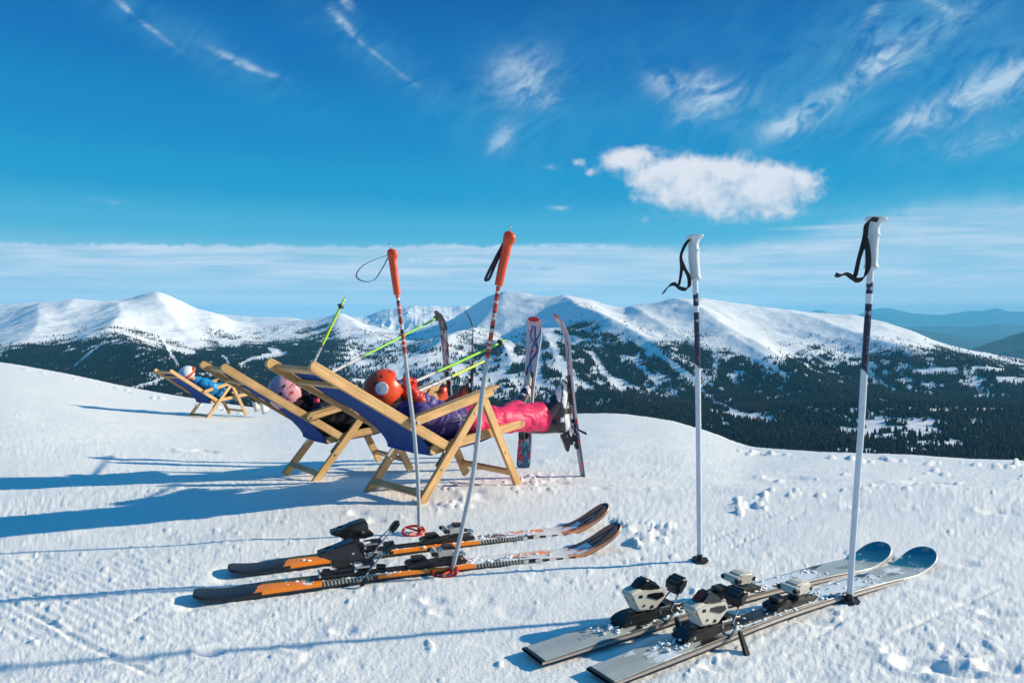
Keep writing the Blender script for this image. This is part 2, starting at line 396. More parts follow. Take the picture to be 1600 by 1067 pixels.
def local_features(x, y, z):
    for p0, p1, w, dp in TRACKS:
        a = G(*p0); b = G(*p1); d = (b - a)[:2]; L = np.hypot(*d); d = d / L; t = (x - a[0]) * d[0] + (y - a[1]) * d[1]; q = -(x - a[0]) * d[1] + (y - a[1]) * d[0] + .03 * fbm(t * 1.5, t * 0 + L, 2, int(p0[0]))
        s = (t > 0) & (t < L) & (np.abs(q) < 5 * w)
        br = sst(.4, .75, vn2(t[s] * 4, q[s] * 0 + L * 7, 9)) * np.clip(np.minimum(t[s], L - t[s]) * 5, 0, 1)
        z[s] += br * dp * (-np.exp(-(q[s] / w) ** 4) + .6 * np.exp(-((np.abs(q[s]) - 1.6 * w) / (.5 * w)) ** 2) * vn2(x[s] * 40, y[s] * 40, 3))
    for px, py, r, d in HOLES:
        g = G(px, py); d = d * .65
        dx = (x - g[0]); dy = (y - g[1]); rr = np.sqrt((dx * .8) ** 2 + (dy * 1.25) ** 2) / r
        s = rr < 3
        q = rr[s] * (1 + .5 * (vn2(x[s] * 18, y[s] * 18, 5) - .5))
        z[s] += -d * np.exp(-(q ** 4)) + d * .55 * np.exp(-((q - 1.45) / .4) ** 2) * (.7 + .5 * vn2(x[s] * 12, y[s] * 12, 6)) * sst(.8 * r, -.6 * r, dx[s])
    for px, py, r in LUMPS:
        g = G(px, py); yy = g[1]
        for _ in range(3):
            zz = gz(g[0], yy); g = G(px, py, zz); yy = g[1]
        dx = (x - g[0]); dy = (y - g[1]); ang = px * 1.7; a = dx * math.cos(ang) + dy * math.sin(ang); b = -dx * math.sin(ang) + dy * math.cos(ang)
        s = (np.abs(a) < 2 * r) & (np.abs(b) < 2 * r)
        if not s.any(): continue
        q = np.maximum(np.abs(a[s]) / r, np.abs(b[s]) / (r * .7)); q = q * .6 + .4 * np.sqrt((a[s] / r) ** 2 + (b[s] / (r * .7)) ** 2)
        z[s] += r * .55 * sst(1.25, .3, q + .7 * (vn2(x[s] / r * 1.3, y[s] / r * 1.3, 8) - .5))
    return z
PRESS_SKI = [((356, 893), (952, 806)), ((301, 934), (974, 838)), ((831, 1022), (1372, 856)), ((936, 1054), (1448, 862))]
PRESS_PT = [(655, 833), (705, 895), (1093, 878), (1327, 942), (655, 790), (571, 767), (806, 752), (728, 739)]
def press(x, y, z):
    """the snow gives way under skis, baskets and chair feet and heaps a little beside them"""
    for a, b in PRESS_SKI:
        a = G(*a, .02); b = G(*b, .04); d = (b - a)[:2]; L = np.hypot(*d); d = d / L
        t = (x - a[0]) * d[0] + (y - a[1]) * d[1]; q = np.abs(-(x - a[0]) * d[1] + (y - a[1]) * d[0])
        s = (t > -.1) & (t < L + .05) & (q < .16)
        lim = np.where(q[s] < .052, -.003, -.003 + .05 * sst(.05, .16, q[s]) ) + .02 * sst(0, -.1, t[s]); z[s] = np.minimum(z[s], lim + .0035 * fbm(x[s] * 40, y[s] * 40, 3, 15) - .001)
        z[s] += .006 * np.exp(-((q[s] - .066) / .010) ** 2) * sst(.35, .75, vn2(x[s] * 30, y[s] * 30, 14)) * (t[s] > .3)
    for px, py in PRESS_PT:
        g = G(px, py); r = np.hypot(x - g[0], y - g[1]); s = r < .16
        z[s] = np.minimum(z[s], .001 + .04 * sst(.06, .16, r[s])) 
    return z
def snow_material():
    m, nt, b = newmat('snow'); N = nt.nodes; L = nt.links
    b.inputs['Base Color'].default_value = (.83, .86, .9, 1); b.inputs['Roughness'].default_value = .55; b.inputs['Specular IOR Level'].default_value = .3
    g = N.new('ShaderNodeNewGeometry')
    n = N.new('ShaderNodeTexNoise'); n.inputs['Scale'].default_value = 90; n.inputs['Detail'].default_value = 6; n.inputs['Roughness'].default_value = .65
    L.new(g.outputs['Position'], n.inputs['Vector'])
    bp = N.new('ShaderNodeBump'); bp.inputs['Distance'].default_value = .006; bp.inputs['Strength'].default_value = .55; L.new(n.outputs['Fac'], bp.inputs['Height']); L.new(bp.outputs[0], b.inputs['Normal'])
    n2 = N.new('ShaderNodeTexNoise'); n2.inputs['Scale'].default_value = 2.5; n2.inputs['Detail'].default_value = 5; L.new(g.outputs['Position'], n2.inputs['Vector'])
    r = N.new('ShaderNodeMix'); r.data_type = 'RGBA'; r.inputs['A'].default_value = (.88, .88, .87, 1); r.inputs['B'].default_value = (.91, .90, .88, 1)
    L.new(n2.outputs['Fac'], r.inputs['Factor']); L.new(r.outputs['Result'], b.inputs['Base Color'])
    return m
SNOW = snow_material()
def build_snow():
    us = np.linspace(-.86, .86, 1050); us = np.concatenate([np.linspace(-2.2, -.87, 50), us, np.linspace(.87, 2.2, 50)])
    inv = np.linspace(1 / .55, 1 / 6.0, 560); Ys = 1 / inv
    Ys = np.concatenate([[.3, .4, .48], Ys, np.geomspace(6.06, 32, 130), np.geomspace(33.5, 240, 26)])
    U, YY = np.meshgrid(us, Ys); X = U * YY
    base = ground(U, YY)
    z = detail(X.ravel(), YY.ravel()); z = press(X.ravel(), YY.ravel(), local_features(X.ravel(), YY.ravel(), z.copy())).reshape(U.shape)
    z *= np.clip((60 - YY) / 30, 0, 1)
    V = np.stack([X, YY, base + z], -1).reshape(-1, 3); Fc = grid_faces(len(Ys), len(us))
    # the same sheet carries on behind and beside the viewer
    n = len(V); y0 = .3; x0 = 2.2 * .3
    V2 = [(-60, y0 - .01, 0), (-60, -60, 0), (60, -60, 0), (60, y0 - .01, 0), (-x0, y0, 0), (x0, y0, 0), (-60, 60 / 2.2, -1.2), (60, 60 / 2.2, -2)]
    V = np.concatenate([V, V2]); F2 = [[n, n + 1, n + 2, n + 3], [n, n + 4, n + 6, n + 6], [n + 5, n + 3, n + 7, n + 7]]
    return np_mesh('snow_ground', V, Fc), V2
me, _ = build_snow()
tag(link('snow_ground', me, SNOW), kind='structure')
bm = bmesh.new(); q = [bm.verts.new(v) for v in [(-60, .31, -.01), (-60, -60, -.01), (60, -60, -.01), (60, .31, -.01)]]; bm.faces.new(q)
tag(from_bm('snow_ground_behind', bm, SNOW), kind='structure')

# ================================================================ MOUNTAINS
RIDGE_Y = [(-600, 4200), (0, 4200), (300, 4400), (400, 4600), (560, 4600), (700, 4300), (790, 4000), (975, 3500), (1090, 3300), (1330, 3200), (1460, 2900), (1600, 2700), (2300, 2500)]
RIDGE = [(-600, 500), (-300, 485), (0, 475), (50, 472), (100, 470), (160, 470), (190, 469), (210, 465), (225, 460), (243, 458), (262, 461), (280, 469), (310, 483), (350, 493), (365, 501), (400, 505), (440, 503), (500, 498), (530, 491), (545, 497), (570, 508), (610, 516), (650, 515), (700, 502), (735, 480), (760, 464), (785, 455), (800, 456), (825, 459), (850, 465), (870, 468), (920, 469), (950, 478), (975, 486), (1000, 477), (1050, 467), (1095, 465), (1130, 470), (1200, 480), (1280, 489), (1330, 491), (1380, 502), (1430, 518), (1460, 531), (1500, 543), (1600, 562), (2300, 620)]
TREE = [(-600, 540), (0, 527), (100, 531), (190, 527), (300, 537), (400, 534), (500, 530), (600, 545), (700, 545), (800, 545), (900, 525), (1000, 548), (1100, 548), (1200, 553), (1330, 552), (1400, 556), (1460, 565), (1600, 590), (2300, 640)]
MID = [(-600, 610), (0, 600), (400, 600), (800, 612), (1000, 615), (1600, 625), (2300, 650)]
LOW = [(-600, 660), (1600, 672), (2300, 690)]
def hill_height(u, Y, keys):
    """keys: list of (py-curve, Y-curve) near -> far, height by smooth interpolation in Y"""
    px = 800 + F * u; ys = [itp(px, k[1], 60) if isinstance(k[1], list) else np.full_like(u, k[1]) for k in keys]
    zs = [H - ((itp(px, k[0], 9 if k[0] is RIDGE else 60) if isinstance(k[0], list) else k[0]) - 500) * y / F for k, y in zip(keys, ys)]
    z = zs[0] + 0 * Y
    for i in range(len(keys) - 1):
        t = np.clip((Y - ys[i]) / (ys[i + 1] - ys[i]), 0, 1)
        if i < len(keys) - 2: t = t * .55 + .45 * t * t * (3 - 2 * t)
        z = np.where(Y >= ys[i], zs[i] + (zs[i + 1] - zs[i]) * t, z)
    return z, ys
def spur(X, Y, pts, h, w, shade=1.0):
    P = np.array([[(px - 800) / F * y, y] for px, y in pts]); best = np.full(X.shape, 1e9); hh = np.zeros(X.shape)
    for i in range(len(P) - 1):
        d = P[i + 1] - P[i]; L2 = d @ d; t = np.clip(((X - P[i][0]) * d[0] + (Y - P[i][1]) * d[1]) / L2, 0, 1)
        dd = np.hypot(X - P[i][0] - t * d[0], Y - P[i][1] - t * d[1]); s = dd < best; best[s] = dd[s]
        f = (i + t) / (len(P) - 1); hh[s] = (np.sin(np.pi * np.clip(.12 + .8 * f, 0, 1)) ** .6)[s]
    return h * hh * np.exp(-(best / w) ** 1.3)
SPURS = [([(785, 3800), (755, 3350), (700, 2900), (660, 2400)], 85, 260), ([(880, 3600), (905, 3100), (985, 2600), (1085, 2100)], 75, 150), ([(975, 3450), (1010, 2900), (1090, 2400)], 40, 110),
         ([(1050, 3250), (1110, 2800), (1200, 2300), (1280, 1900)], 60, 170), ([(1250, 3100), (1330, 2700), (1450, 2200)], 35, 150), ([(185, 3900), (190, 3300), (165, 2700), (260, 2000)], 90, 200), ([(60, 3900), (60, 3200), (40, 2500)], 70, 200),
         ([(243, 4300), (250, 3900), (300, 3300)], 50, 170), ([(330, 4300), (330, 3600)], 35, 180), ([(120, 4100), (105, 3600)], 35, 130), ([(530, 4600), (560, 4000), (600, 3300)], 45, 200), ([(840, 3000), (850, 2700), (870, 2300)], 45, 90), ([(770, 2900), (790, 2500), (800, 2200)], 40, 90), ([(1180, 1500), (1400, 1350), (1600, 1500)], 30, 150)]
us = np.linspace(-1.25, 1.05, 1150); Ys = np.concatenate([[190], np.geomspace(240, 900, 30), np.geomspace(915, 5200, 330), np.geomspace(5400, 9000, 12)])
U, YY = np.meshgrid(us, Ys); X = U * YY
TREE_Y = [(a, b * .78) for a, b in RIDGE_Y]
keys = [(1500, 190), (800, 600), (LOW, 1250), (MID, 1950), (TREE, TREE_Y), (RIDGE, RIDGE_Y)]
Z, ys = hill_height(U, YY, keys); yr = ys[-1]
back = np.clip(YY - yr, 0, None); Z = Z - np.minimum(back * .42 + back ** 2 / 2500, 560 + back * .02)
am = np.clip((YY - 700) / 1300, 0, 1) * (1 - .9 * np.exp(-((YY - yr) / 330.) ** 2)) * np.where(YY > yr, .3, 1)
Z += am * (22 * (ridged(X / 520, YY / 700, 4, 3) - .62) * 2 + 8 * fbm(X / 130, YY / 170, 4, 5) * np.clip((YY - 900) / 1500, 0, 1))
Z += 3.0 * fbm(X / 55, YY / 80, 3, 9) * np.clip((YY - 900) / 1500, 0, 1)
rid = np.clip((yr - YY) / 150, 0, 1)
for p, h, w in SPURS: Z += spur(X, YY, p, h, w) * rid
PTS = np.stack([X, YY, Z], -1)
PX, PY = project(PTS)

def polyd(px, py, pts):
    best = np.full(px.shape, 1e9)
    for (x0, y0), (x1, y1) in zip(pts[:-1], pts[1:]):
        dx, dy = x1 - x0, y1 - y0; t = np.clip(((px - x0) * dx + (py - y0) * dy) / (dx * dx + dy * dy), 0, 1)
        best = np.minimum(best, np.hypot(px - x0 - t * dx, py - y0 - t * dy))
    return best
GLADES = [([(165, 532), (140, 552), (98, 590)], 1.6), ([(250, 524), (262, 545), (278, 572)], 3.5), ([(262, 542), (300, 550)], 4.5), ([(345, 536), (372, 538)], 6), ([(375, 572), (395, 560), (448, 553)], 3.5), ([(420, 545), (436, 548)], 3), ([(205, 608), (240, 598), (262, 588)], 2.2), ([(347, 556), (356, 566)], 2.5), ([(520, 578), (545, 570), (562, 556)], 2.5),
          ([(1000, 535), (1010, 540), (1060, 575), (1095, 605)], 6), ([(1085, 600), (1120, 630), (1160, 648), (1210, 656)], 4.5), ([(1110, 640), (1180, 655)], 3), ([(925, 552), (945, 585), (975, 610)], 6), ([(985, 560), (1030, 600)], 3.5), ([(1120, 535), (1170, 555), (1225, 585)], 5), ([(1250, 540), (1300, 572)], 3), ([(860, 520), (870, 560), (895, 610)], 8), ([(790, 520), (800, 560), (770, 600)], 7), ([(835, 510), (842, 600)], 9),
          ([(1440, 580), (1492, 578)], 5), ([(1455, 641), (1580, 640)], 1.6), ([(1330, 640), (1350, 641)], 3), ([(1560, 592), (1600, 594)], 3), ([(1520, 575), (1570, 577)], 2.2), ([(1535, 616), (1560, 617)], 1.8), ([(1340, 612), (1372, 616)], 2.2), ([(1120, 645), (1140, 668)], 2)]
THIN = [((1400, 672), 75, 16), ((1430, 692), 85, 11), ((1345, 668), 40, 12), ((1370, 700), 80, 8), ((1420, 660), 60, 8)]
TL = [(-600, 560), (0, 541), (50, 541), (110, 530), (160, 528), (185, 520), (215, 528), (240, 541), (262, 532), (290, 545), (320, 533), (360, 530), (420, 528), (470, 522), (520, 514), (560, 516), (620, 522), (680, 524), (720, 520), (760, 530), (800, 528), (850, 520), (885, 500), (905, 494), (930, 500), (960, 512), (1000, 530), (1040, 530), (1080, 527), (1120, 540), (1160, 556), (1200, 552), (1240, 545), (1280, 540), (1330, 545), (1390, 548), (1450, 550), (1485, 541), (1600, 565), (2300, 620)]
def forest_density(px, py, x, y):
    tl = itp(px, TL); n = fbm(x / 90, y / 140, 4, 33); n2 = fbm(x / 260, y / 400, 3, 43)
    d = sst(-8, 14, py - tl + n * 20 + n2 * 10)
    d = np.maximum(d, .16 * sst(-16, 0, py - tl + n * 12) * (n > .12))
    # broken, rocky slopes in the middle
    d = d * (1 - .85 * sst(.30, .36, fbm(x / 28, y / 42, 3, 93)) * sst(720, 600, py))
    d = np.maximum(d, .07 * sst(-30, -6, py - tl) * (fbm(x / 40, y / 60, 3, 94) > .25) * sst(380, 520, px))
    c = np.minimum(sst(500, 560, px), sst(1120, 1000, px)) * sst(665, 600, py)
    right = sst(880, 900, px)
    hole = sst(.0, .08, fbm(x / 45 + .6 * y / 90, y / 110, 5, 53, .6) + .2 * right + .02)
    d = d * (1 - c * (1 - hole) * .97)
    sp = np.minimum(sst(500, 560, px), sst(760, 700, px)) * sst(625, 575, py); d = d * (1 - .72 * sp)
    r = np.minimum(sst(1040, 1090, px), sst(1480, 1400, px)) * sst(625, 560, py)
    d = d * (1 - .85 * r * (1 - sst(-.2, -.1, fbm(x / 45 - y / 150, y / 90, 5, 57, .62) + .1 * sst(560, 600, py))))
    for pts, w in GLADES:
        q = polyd(px, py, pts); d = d * sst(w * .55, w * 1.2, q + 3.2 * n)
    for (cx, cy), a, b in THIN:
        q = ((px - cx) / a) ** 2 + ((py - cy) / b) ** 2; d = d * (1 - .93 * sst(1.1, .6, q + .8 * n) * sst(-.15, .1, fbm(x / 35, y / 60, 3, 63) + .05))
    return np.clip(d, 0, 1)
FD = forest_density(PX.ravel(), PY.ravel(), X.ravel(), YY.ravel()).reshape(X.shape)
FD[YY > yr + 60] = 0
def mountain_material(name, rock=True):
    m, nt, b = newmat(name); N = nt.nodes; L = nt.links
    a = N.new('ShaderNodeAttribute'); a.attribute_name = 'Col'; s = N.new('ShaderNodeSeparateColor'); L.new(a.outputs['Color'], s.inputs[0])
    g = N.new('ShaderNodeNewGeometry')
    n = N.new('ShaderNodeTexNoise'); n.inputs['Scale'].default_value = .05; n.inputs['Detail'].default_value = 6; n.inputs['Roughness'].default_value = .7; L.new(g.outputs['Position'], n.inputs['Vector'])
    # forest floor: brown litter and shrubs showing between trunks
    ad = N.new('ShaderNodeMath'); ad.operation = 'ADD'; L.new(s.outputs[0], ad.inputs[0]); L.new(n.outputs['Fac'], ad.inputs[1])
    th = N.new('ShaderNodeMapRange'); th.inputs['From Min'].default_value = 1.12; th.inputs['From Max'].default_value = 1.4; L.new(ad.outputs[0], th.inputs['Value'])
    mx = N.new('ShaderNodeMix'); mx.data_type = 'RGBA'; mx.inputs['A'].default_value = (.88, .89, .91, 1); mx.inputs['B'].default_value = (.02, .022, .024, 1)
    L.new(th.outputs[0], mx.inputs['Factor'])
    # bare rock on the crests
    n2 = N.new('ShaderNodeTexNoise'); n2.inputs['Scale'].default_value = .09; n2.inputs['Detail'].default_value = 5; n2.inputs['Roughness'].default_value = .75; L.new(g.outputs['Position'], n2.inputs['Vector'])
    ad2 = N.new('ShaderNodeMath'); ad2.operation = 'ADD'; L.new(s.outputs[1], ad2.inputs[0]); L.new(n2.outputs['Fac'], ad2.inputs[1])
    th2 = N.new('ShaderNodeMapRange'); th2.inputs['From Min'].default_value = 1.28; th2.inputs['From Max'].default_value = 1.36; L.new(ad2.outputs[0], th2.inputs['Value'])
    mx2 = N.new('ShaderNodeMix'); mx2.data_type = 'RGBA'; mx2.inputs['B'].default_value = (.13, .10, .085, 1); L.new(mx.outputs['Result'], mx2.inputs['A']); L.new(th2.outputs[0], mx2.inputs['Factor'])
    L.new(mx2.outputs['Result'], b.inputs['Base Color']); b.inputs['Roughness'].default_value = .85; b.inputs['Specular IOR Level'].default_value = .1
    bp = N.new('ShaderNodeBump'); bp.inputs['Distance'].default_value = 6; bp.inputs['Strength'].default_value = .6; L.new(n.outputs['Fac'], bp.inputs['Height']); L.new(bp.outputs[0], b.inputs['Normal'])
    return m
MTN = mountain_material('mountain_snow')
cols = np.zeros((X.size, 3)); cols[:, 0] = np.clip(FD.ravel() * 1.0, 0, 1)
rk = (fbm(X.ravel() / 220, YY.ravel() / 220, 3, 77) > .2) * sst(420, 30, np.abs((yr - YY).ravel())) * .62
gulley = sst(-2, 16, (PY - itp(PX, TL)).ravel()) * np.minimum(sst(700, 800, PX), sst(1100, 1000, PX)).ravel() * .62
cols[:, 1] = np.maximum(rk * .95, gulley)
mtn = np_mesh('mountains', PTS.reshape(-1, 3), grid_faces(*X.shape), cols)
tag(link('mountains', mtn, MTN), kind='structure')

def back_range(name, px0, px1, ridge, Y, keys, rough=60, ny=60, nx=420, forest=0.0, seed=0, scale=700., depth=.8, snow=True):
    u = np.linspace((px0 - 800) / F, (px1 - 800) / F, nx); t = np.linspace(0, 1, ny)
    rn = fbm(u * Y / scale * 2.2, u * 0 + seed, 5, seed + 2)
    Uu, T = np.meshgrid(u, t); px = 800 + F * Uu; Yn = Y * (depth + (1 - depth) * T)
    zr = H - (itp(px, ridge) - 500) * Y / F + rn[None, :] * rough * .45; zb = H - (keys - 500) * Y * depth / F
    z = zb + (zr - zb) * (T ** 1.15); z += rough * (ridged(Uu * Y / scale, Yn / scale, 5, seed) - .6) * 2 * np.sin(np.pi * np.clip(T, 0, 1)) ** .7 * (1 - T * .35)
    z += rough * .12 * fbm(Uu * Y / scale * 5, Yn / scale * 5, 3, seed + 5)
    tt = np.linspace(.15, 1, 8); Ub, Tb = np.meshgrid(u, tt); zbk = z[-1][None, :] - Tb * 500; Yb = Y * (1 + Tb * .12)
    A = np.concatenate([np.stack([Uu * Yn, Yn, z], -1), np.stack([Ub * Yb, Yb, zbk], -1)]); c = np.zeros((A.shape[0] * nx, 3)); c[:, 0] = forest if not callable(forest) else forest(A)
    me = np_mesh(name, A.reshape(-1, 3), grid_faces(A.shape[0], nx), c)
    return tag(link(name, me, MTN), kind='structure')
back_range('mountain_range_behind', 520, 800, [(520, 500), (540, 499), (565, 497), (590, 489), (606, 484), (620, 481), (640, 475), (652, 477), (665, 476), (680, 475), (690, 479), (705, 481), (718, 477), (728, 479), (745, 484), (800, 490)], 6500, 530, rough=75, seed=21, scale=620.)
back_range('snow_ridge_behind', 250, 520, [(250, 500), (330, 489), (350, 491), (380, 493), (420, 496), (460, 497), (475, 501), (520, 510)], 7500, 520, rough=30, seed=31, scale=900.)
back_range('dark_hill', 1330, 1900, [(1330, 540), (1380, 515), (1400, 511), (1430, 514), (1470, 521), (1500, 527), (1540, 533), (1600, 545), (1900, 560)], 11000, 560, rough=60, seed=41, scale=1100., forest=1.0)
back_range('forest_hill', 1480, 2400, [(1480, 552), (1530, 542), (1560, 531), (1600, 519), (1680, 505), (1800, 500), (2400, 520)], 6000, 590, rough=50, seed=51, scale=800., forest=1.0)
back_range('distant_mountains', 1240, 2400, [(1240, 500), (1270, 489), (1282, 487), (1295, 491), (1325, 493), (1345, 488), (1365, 483), (1395, 482), (1420, 487), (1455, 488), (1480, 488), (1500, 485), (1520, 483), (1545, 481), (1560, 482), (1575, 488), (1600, 487), (1700, 480), (1900, 485), (2400, 490)], 27000, 520, rough=330, seed=61, scale=3500., forest=lambda A: np.clip(1.35 - A[..., 2].ravel() / 1400, .85, 1))
back_range('distant_foothills', 1330, 2400, [(1330, 520), (1400, 513), (1450, 510), (1500, 512), (1560, 507), (1600, 509), (1700, 505), (2400, 505)], 17000, 530, rough=90, seed=71, scale=2600., forest=1.0)
bm = bmesh.new(); bm.faces.new([bm.verts.new(v) for v in [(-20000, 5200, -720), (30000, 5200, -720), (30000, 31000, -760), (-20000, 31000, -760)]])
tag(from_bm('valley_floor', bm, mat('valley', (.6, .63, .68), .9, var=.3, scale=.0009)), kind='structure')  # snowy floor, its pale colour also painted to stand in for low mist

# ---------------------------------------------------------------- forest (far-off wood)
def forest(N=430000):
    Yc = np.sqrt(rng.uniform(640 ** 2, 4300 ** 2, N)); px = rng.uniform(-260, 1860, N); u = (px - 800) / F
    x = u * Yc
    iu = (u - us[0]) / (us[1] - us[0]); iy = np.interp(Yc, Ys, np.arange(len(Ys)))
    a = np.clip(iu.astype(int), 0, len(us) - 2); b = np.clip(iy.astype(int), 0, len(Ys) - 2); fa = iu - a; fb = iy - b
    S = lambda A: (A[b, a] * (1 - fa) + A[b, a + 1] * fa) * (1 - fb) + (A[b + 1, a] * (1 - fa) + A[b + 1, a + 1] * fa) * fb
    z = S(Z); py = S(PY); YR = S(yr)
    d = forest_density(px, py, x, Yc)
    acc = rng.uniform(0, 1, N) < d * np.where(py > 760, 0, 1) * (Yc < YR)
    x, y, z, px, py = x[acc], Yc[acc], z[acc], px[acc], py[acc]; n = len(x); print('trees', n)
    hgt = rng.uniform(6, 13, n) * np.where(py < itp(px, TL) + 18, .62, 1.0) * (1 + .25 * (vn2(x / 80, y / 80, 2) - .5)); rad = hgt * rng.uniform(.2, .32, n); rot = rng.uniform(0, 6.28, n)
    V = []; k = 5; ang = np.arange(k) * 2 * np.pi / k
    tiers = [(0.04, .68, 1.0), (.42, 1.0, .62)]
    Vt = np.zeros((n, 2 * (k + 1), 3)); lx = rng.normal(0, .03, n) * hgt
    for t, (b0, t0, rs) in enumerate(tiers):
        jit = rng.uniform(.7, 1.3, (n, k))
        A = ang[None] + rot[:, None] + t * .6
        Vt[:, t * (k + 1):t * (k + 1) + k, 0] = x[:, None] + rad[:, None] * rs * jit * np.cos(A)
        Vt[:, t * (k + 1):t * (k + 1) + k, 1] = y[:, None] + rad[:, None] * rs * jit * np.sin(A)
        Vt[:, t * (k + 1):t * (k + 1) + k, 2] = z[:, None] + hgt[:, None] * (b0 + rng.uniform(-.04, .04, (n, k)))
        Vt[:, t * (k + 1) + k, 0] = x + lx; Vt[:, t * (k + 1) + k, 1] = y; Vt[:, t * (k + 1) + k, 2] = z + hgt * t0
    f = []
    for t in range(2):
        o = t * (k + 1)
        for i in range(k): f.append([o + i, o + (i + 1) % k, o + k])
    Fc = (np.arange(n)[:, None, None] * (2 * (k + 1)) + np.array(f)[None]).reshape(-1, 3)
    br = (vn2(x / 160, y / 160, 12) > .62) & (rng.uniform(0, 1, n) < .35) & (py > 600); v = rng.uniform(.6, 1.5, n)
    col = np.where(br[:, None], np.array([[.035, .021, .017]]), np.array([[.007, .0125, .0145]])) * v[:, None]
    cols = np.repeat(col, 2 * (k + 1), 0)
    me = np_mesh('forest', Vt.reshape(-1, 3), Fc, cols, smooth=False)
    m, nt, b = newmat('conifer'); at_ = nt.nodes.new('ShaderNodeAttribute'); at_.attribute_name = 'Col'; nt.links.new(at_.outputs['Color'], b.inputs['Base Color']); b.inputs['Roughness'].default_value = .9; b.inputs['Specular IOR Level'].default_value = .1
    tag(link('forest', me, m, None, False), 'far-off dark conifer wood covering the lower mountain slopes', 'forest', kind='stuff')
forest()

# ================================================================ DECK CHAIRS
CW = .47
def rotp(S, Hh, a, pv=(.21, .27)):
    dx, dz = S - pv[0], Hh - pv[1]; return pv[0] + math.cos(a) * dx - math.sin(a) * dz, pv[1] + math.sin(a) * dx + math.cos(a) * dz
def back_line(a):
    top = rotp(-.596, .742, a); return top
def deck_chair(loc, yaw, s, tilt, label):
    root = empty('deck_chair', loc, yaw); root.scale = (s, s, s)
    tag(root, label, 'deck chair', 'wooden deck chairs with blue canvas')
    P = lambda S, w, Hh: (S, -w, Hh)
    T = lambda S, Hh: rotp(S, Hh, tilt)
    for side, f in ((0, 1), (-1, -1)):
        w = lambda d: (-d if side == 0 else -CW + d)
        t = T(-.612, .752); b = T(.235, .257)
        beam('back_rail', P(t[0], w(.037), t[1]), P(b[0], w(.037), b[1]), .052, .023, root)
        leg = beam('leg', P(-.012, w(.012), -.03), P(.475, w(.012), .522), .05, .023, root, rnd=False)
        bm = bmesh.new(); 
        for k in (.25, .62): cyl(bm, (k, -.013, 0), (k, -.0165, 0), .007, 10)
        cyl(bm, (.25, .013, 0), (.25, .018, 0), .007, 10)
        from_bm('bolt', bm, STEEL, leg)
        leg = beam('leg', P(.758, w(.012), -.03), P(.478, w(.0125), .5), .05, .0225, root, rnd=False)
        bm = bmesh.new(); cyl(bm, (.24, -.013, 0), (.24, -.0165, 0), .007, 10); cyl(bm, (.56, -.013, 0), (.56, -.0165, 0), .007, 10); cyl(bm, (.24, .013, 0), (.24, .0165, 0), .007, 10); from_bm('bolt', bm, STEEL, leg)
        beam('seat_rail', P(.112, w(.063), .253), P(.872, w(.063), .325), .05, .022, root)
        # armrest: a flat board on an upright fillet
        a0 = Vector(P(*((-.052, w(.0), .425)))); a1 = Vector(P(.535, w(.0), .542)); d = (a1 - a0); L = d.length
        arm = beam('armrest', a0 + Vector((0, 0, 0)), a1, .038, .023, root)
        bm = bmesh.new(); prism(bm, [(.0, .0195), (L + .03, .0195), (L + .04, .026), (L + .03, .033), (.02, .033)], -.028, .028, .003); o = from_bm('board', bm, WOOD, arm)
        bm = bmesh.new(); y = -.0145 if side == 0 else .0145; cyl(bm, (.03, y, -.002), (.03, y * 1.25, -.002), .009, 12); cyl(bm, (L - .08, y, -.002), (L - .08, y * 1.25, -.002), .007, 10); from_bm('bolt', bm, STEEL, arm)
        # steel ratchet plate on the rear leg
        bm = bmesh.new(); yy = -w(.0262); box(bm, (.165, yy, .21), (.02, .003, .10), .001, Matrix.Rotation(R(42), 4, 'Y')); cyl(bm, (.185, yy - .012, .245), (.185, yy + .012, .245), .009, 12); from_bm('ratchet', bm, STEEL, root)
    iw = CW - .098
    def cross(name, S, Hh, hgt, th, ang, w0=.026, m=WOOD, rnd=False):
        return beam(name, P(S, -w0, Hh), P(S, -CW + w0, Hh), hgt, th, root, m, rnd, upv=(math.cos(ang), 0, math.sin(ang)))
    tl = tilt
    p = T(-.545, .716); cross('crossbar', p[0], p[1], .05, .022, R(150) + tl, .0495)
    q = T(-.44, .640); cross('crossbar', q[0], q[1], .028, .022, R(150) + tl, .0495)
    cross('foot_bar', .028, .045, .038, .02, R(50), .0245); cross('foot_bar', .722, .048, .038, .02, R(118), .0245)
    bm = bmesh.new(); cyl(bm, P(.132, -.05, .252), P(.132, -CW + .05, .252), .019, 16); from_bm('seat_dowel', bm, WOOD, root)
    bm = bmesh.new(); cyl(bm, P(.85, -.05, .322), P(.85, -CW + .05, .322), .016, 16); from_bm('seat_dowel', bm, WOOD, root)
    # canvas: back panel slung between bars, round the rear dowel, then the seat
    wf = .052; pts = []
    a = T(-.50, .665); a1 = T(-.44, .632)
    pts = [T(-.535, .734), T(-.515, .716), T(-.48, .688)]
    st = T(-.44, .662); mid = T(-.13, .470)
    for i in range(1, 9):
        t = i / 8; pts.append((st[0] + (mid[0] - st[0]) * t, st[1] + (mid[1] - st[1]) * t - .006 * math.sin(math.pi * t)))
    pts += [T(-.04, .408), (.035, .348), (.085, .292), (.106, .258)]
    pts += [(.108, .24), (.113, .232), (.128, .229), (.15, .236)]
    s0 = (.16, .243); e0 = (.845, .342)
    for i in range(1, 12):
        t = i / 12; pts.append((s0[0] + (e0[0] - s0[0]) * t, s0[1] + (e0[1] - s0[1]) * t - .035 * math.sin(math.pi * t)))
    pts += [(.85, .343), (.868, .334), (.868, .312), (.85, .305)]
    pth = smooth_path([(x, 0, z) for x, z in pts], 110); ny = 15; V = []
    yw = np.linspace(wf, CW - wf, ny)
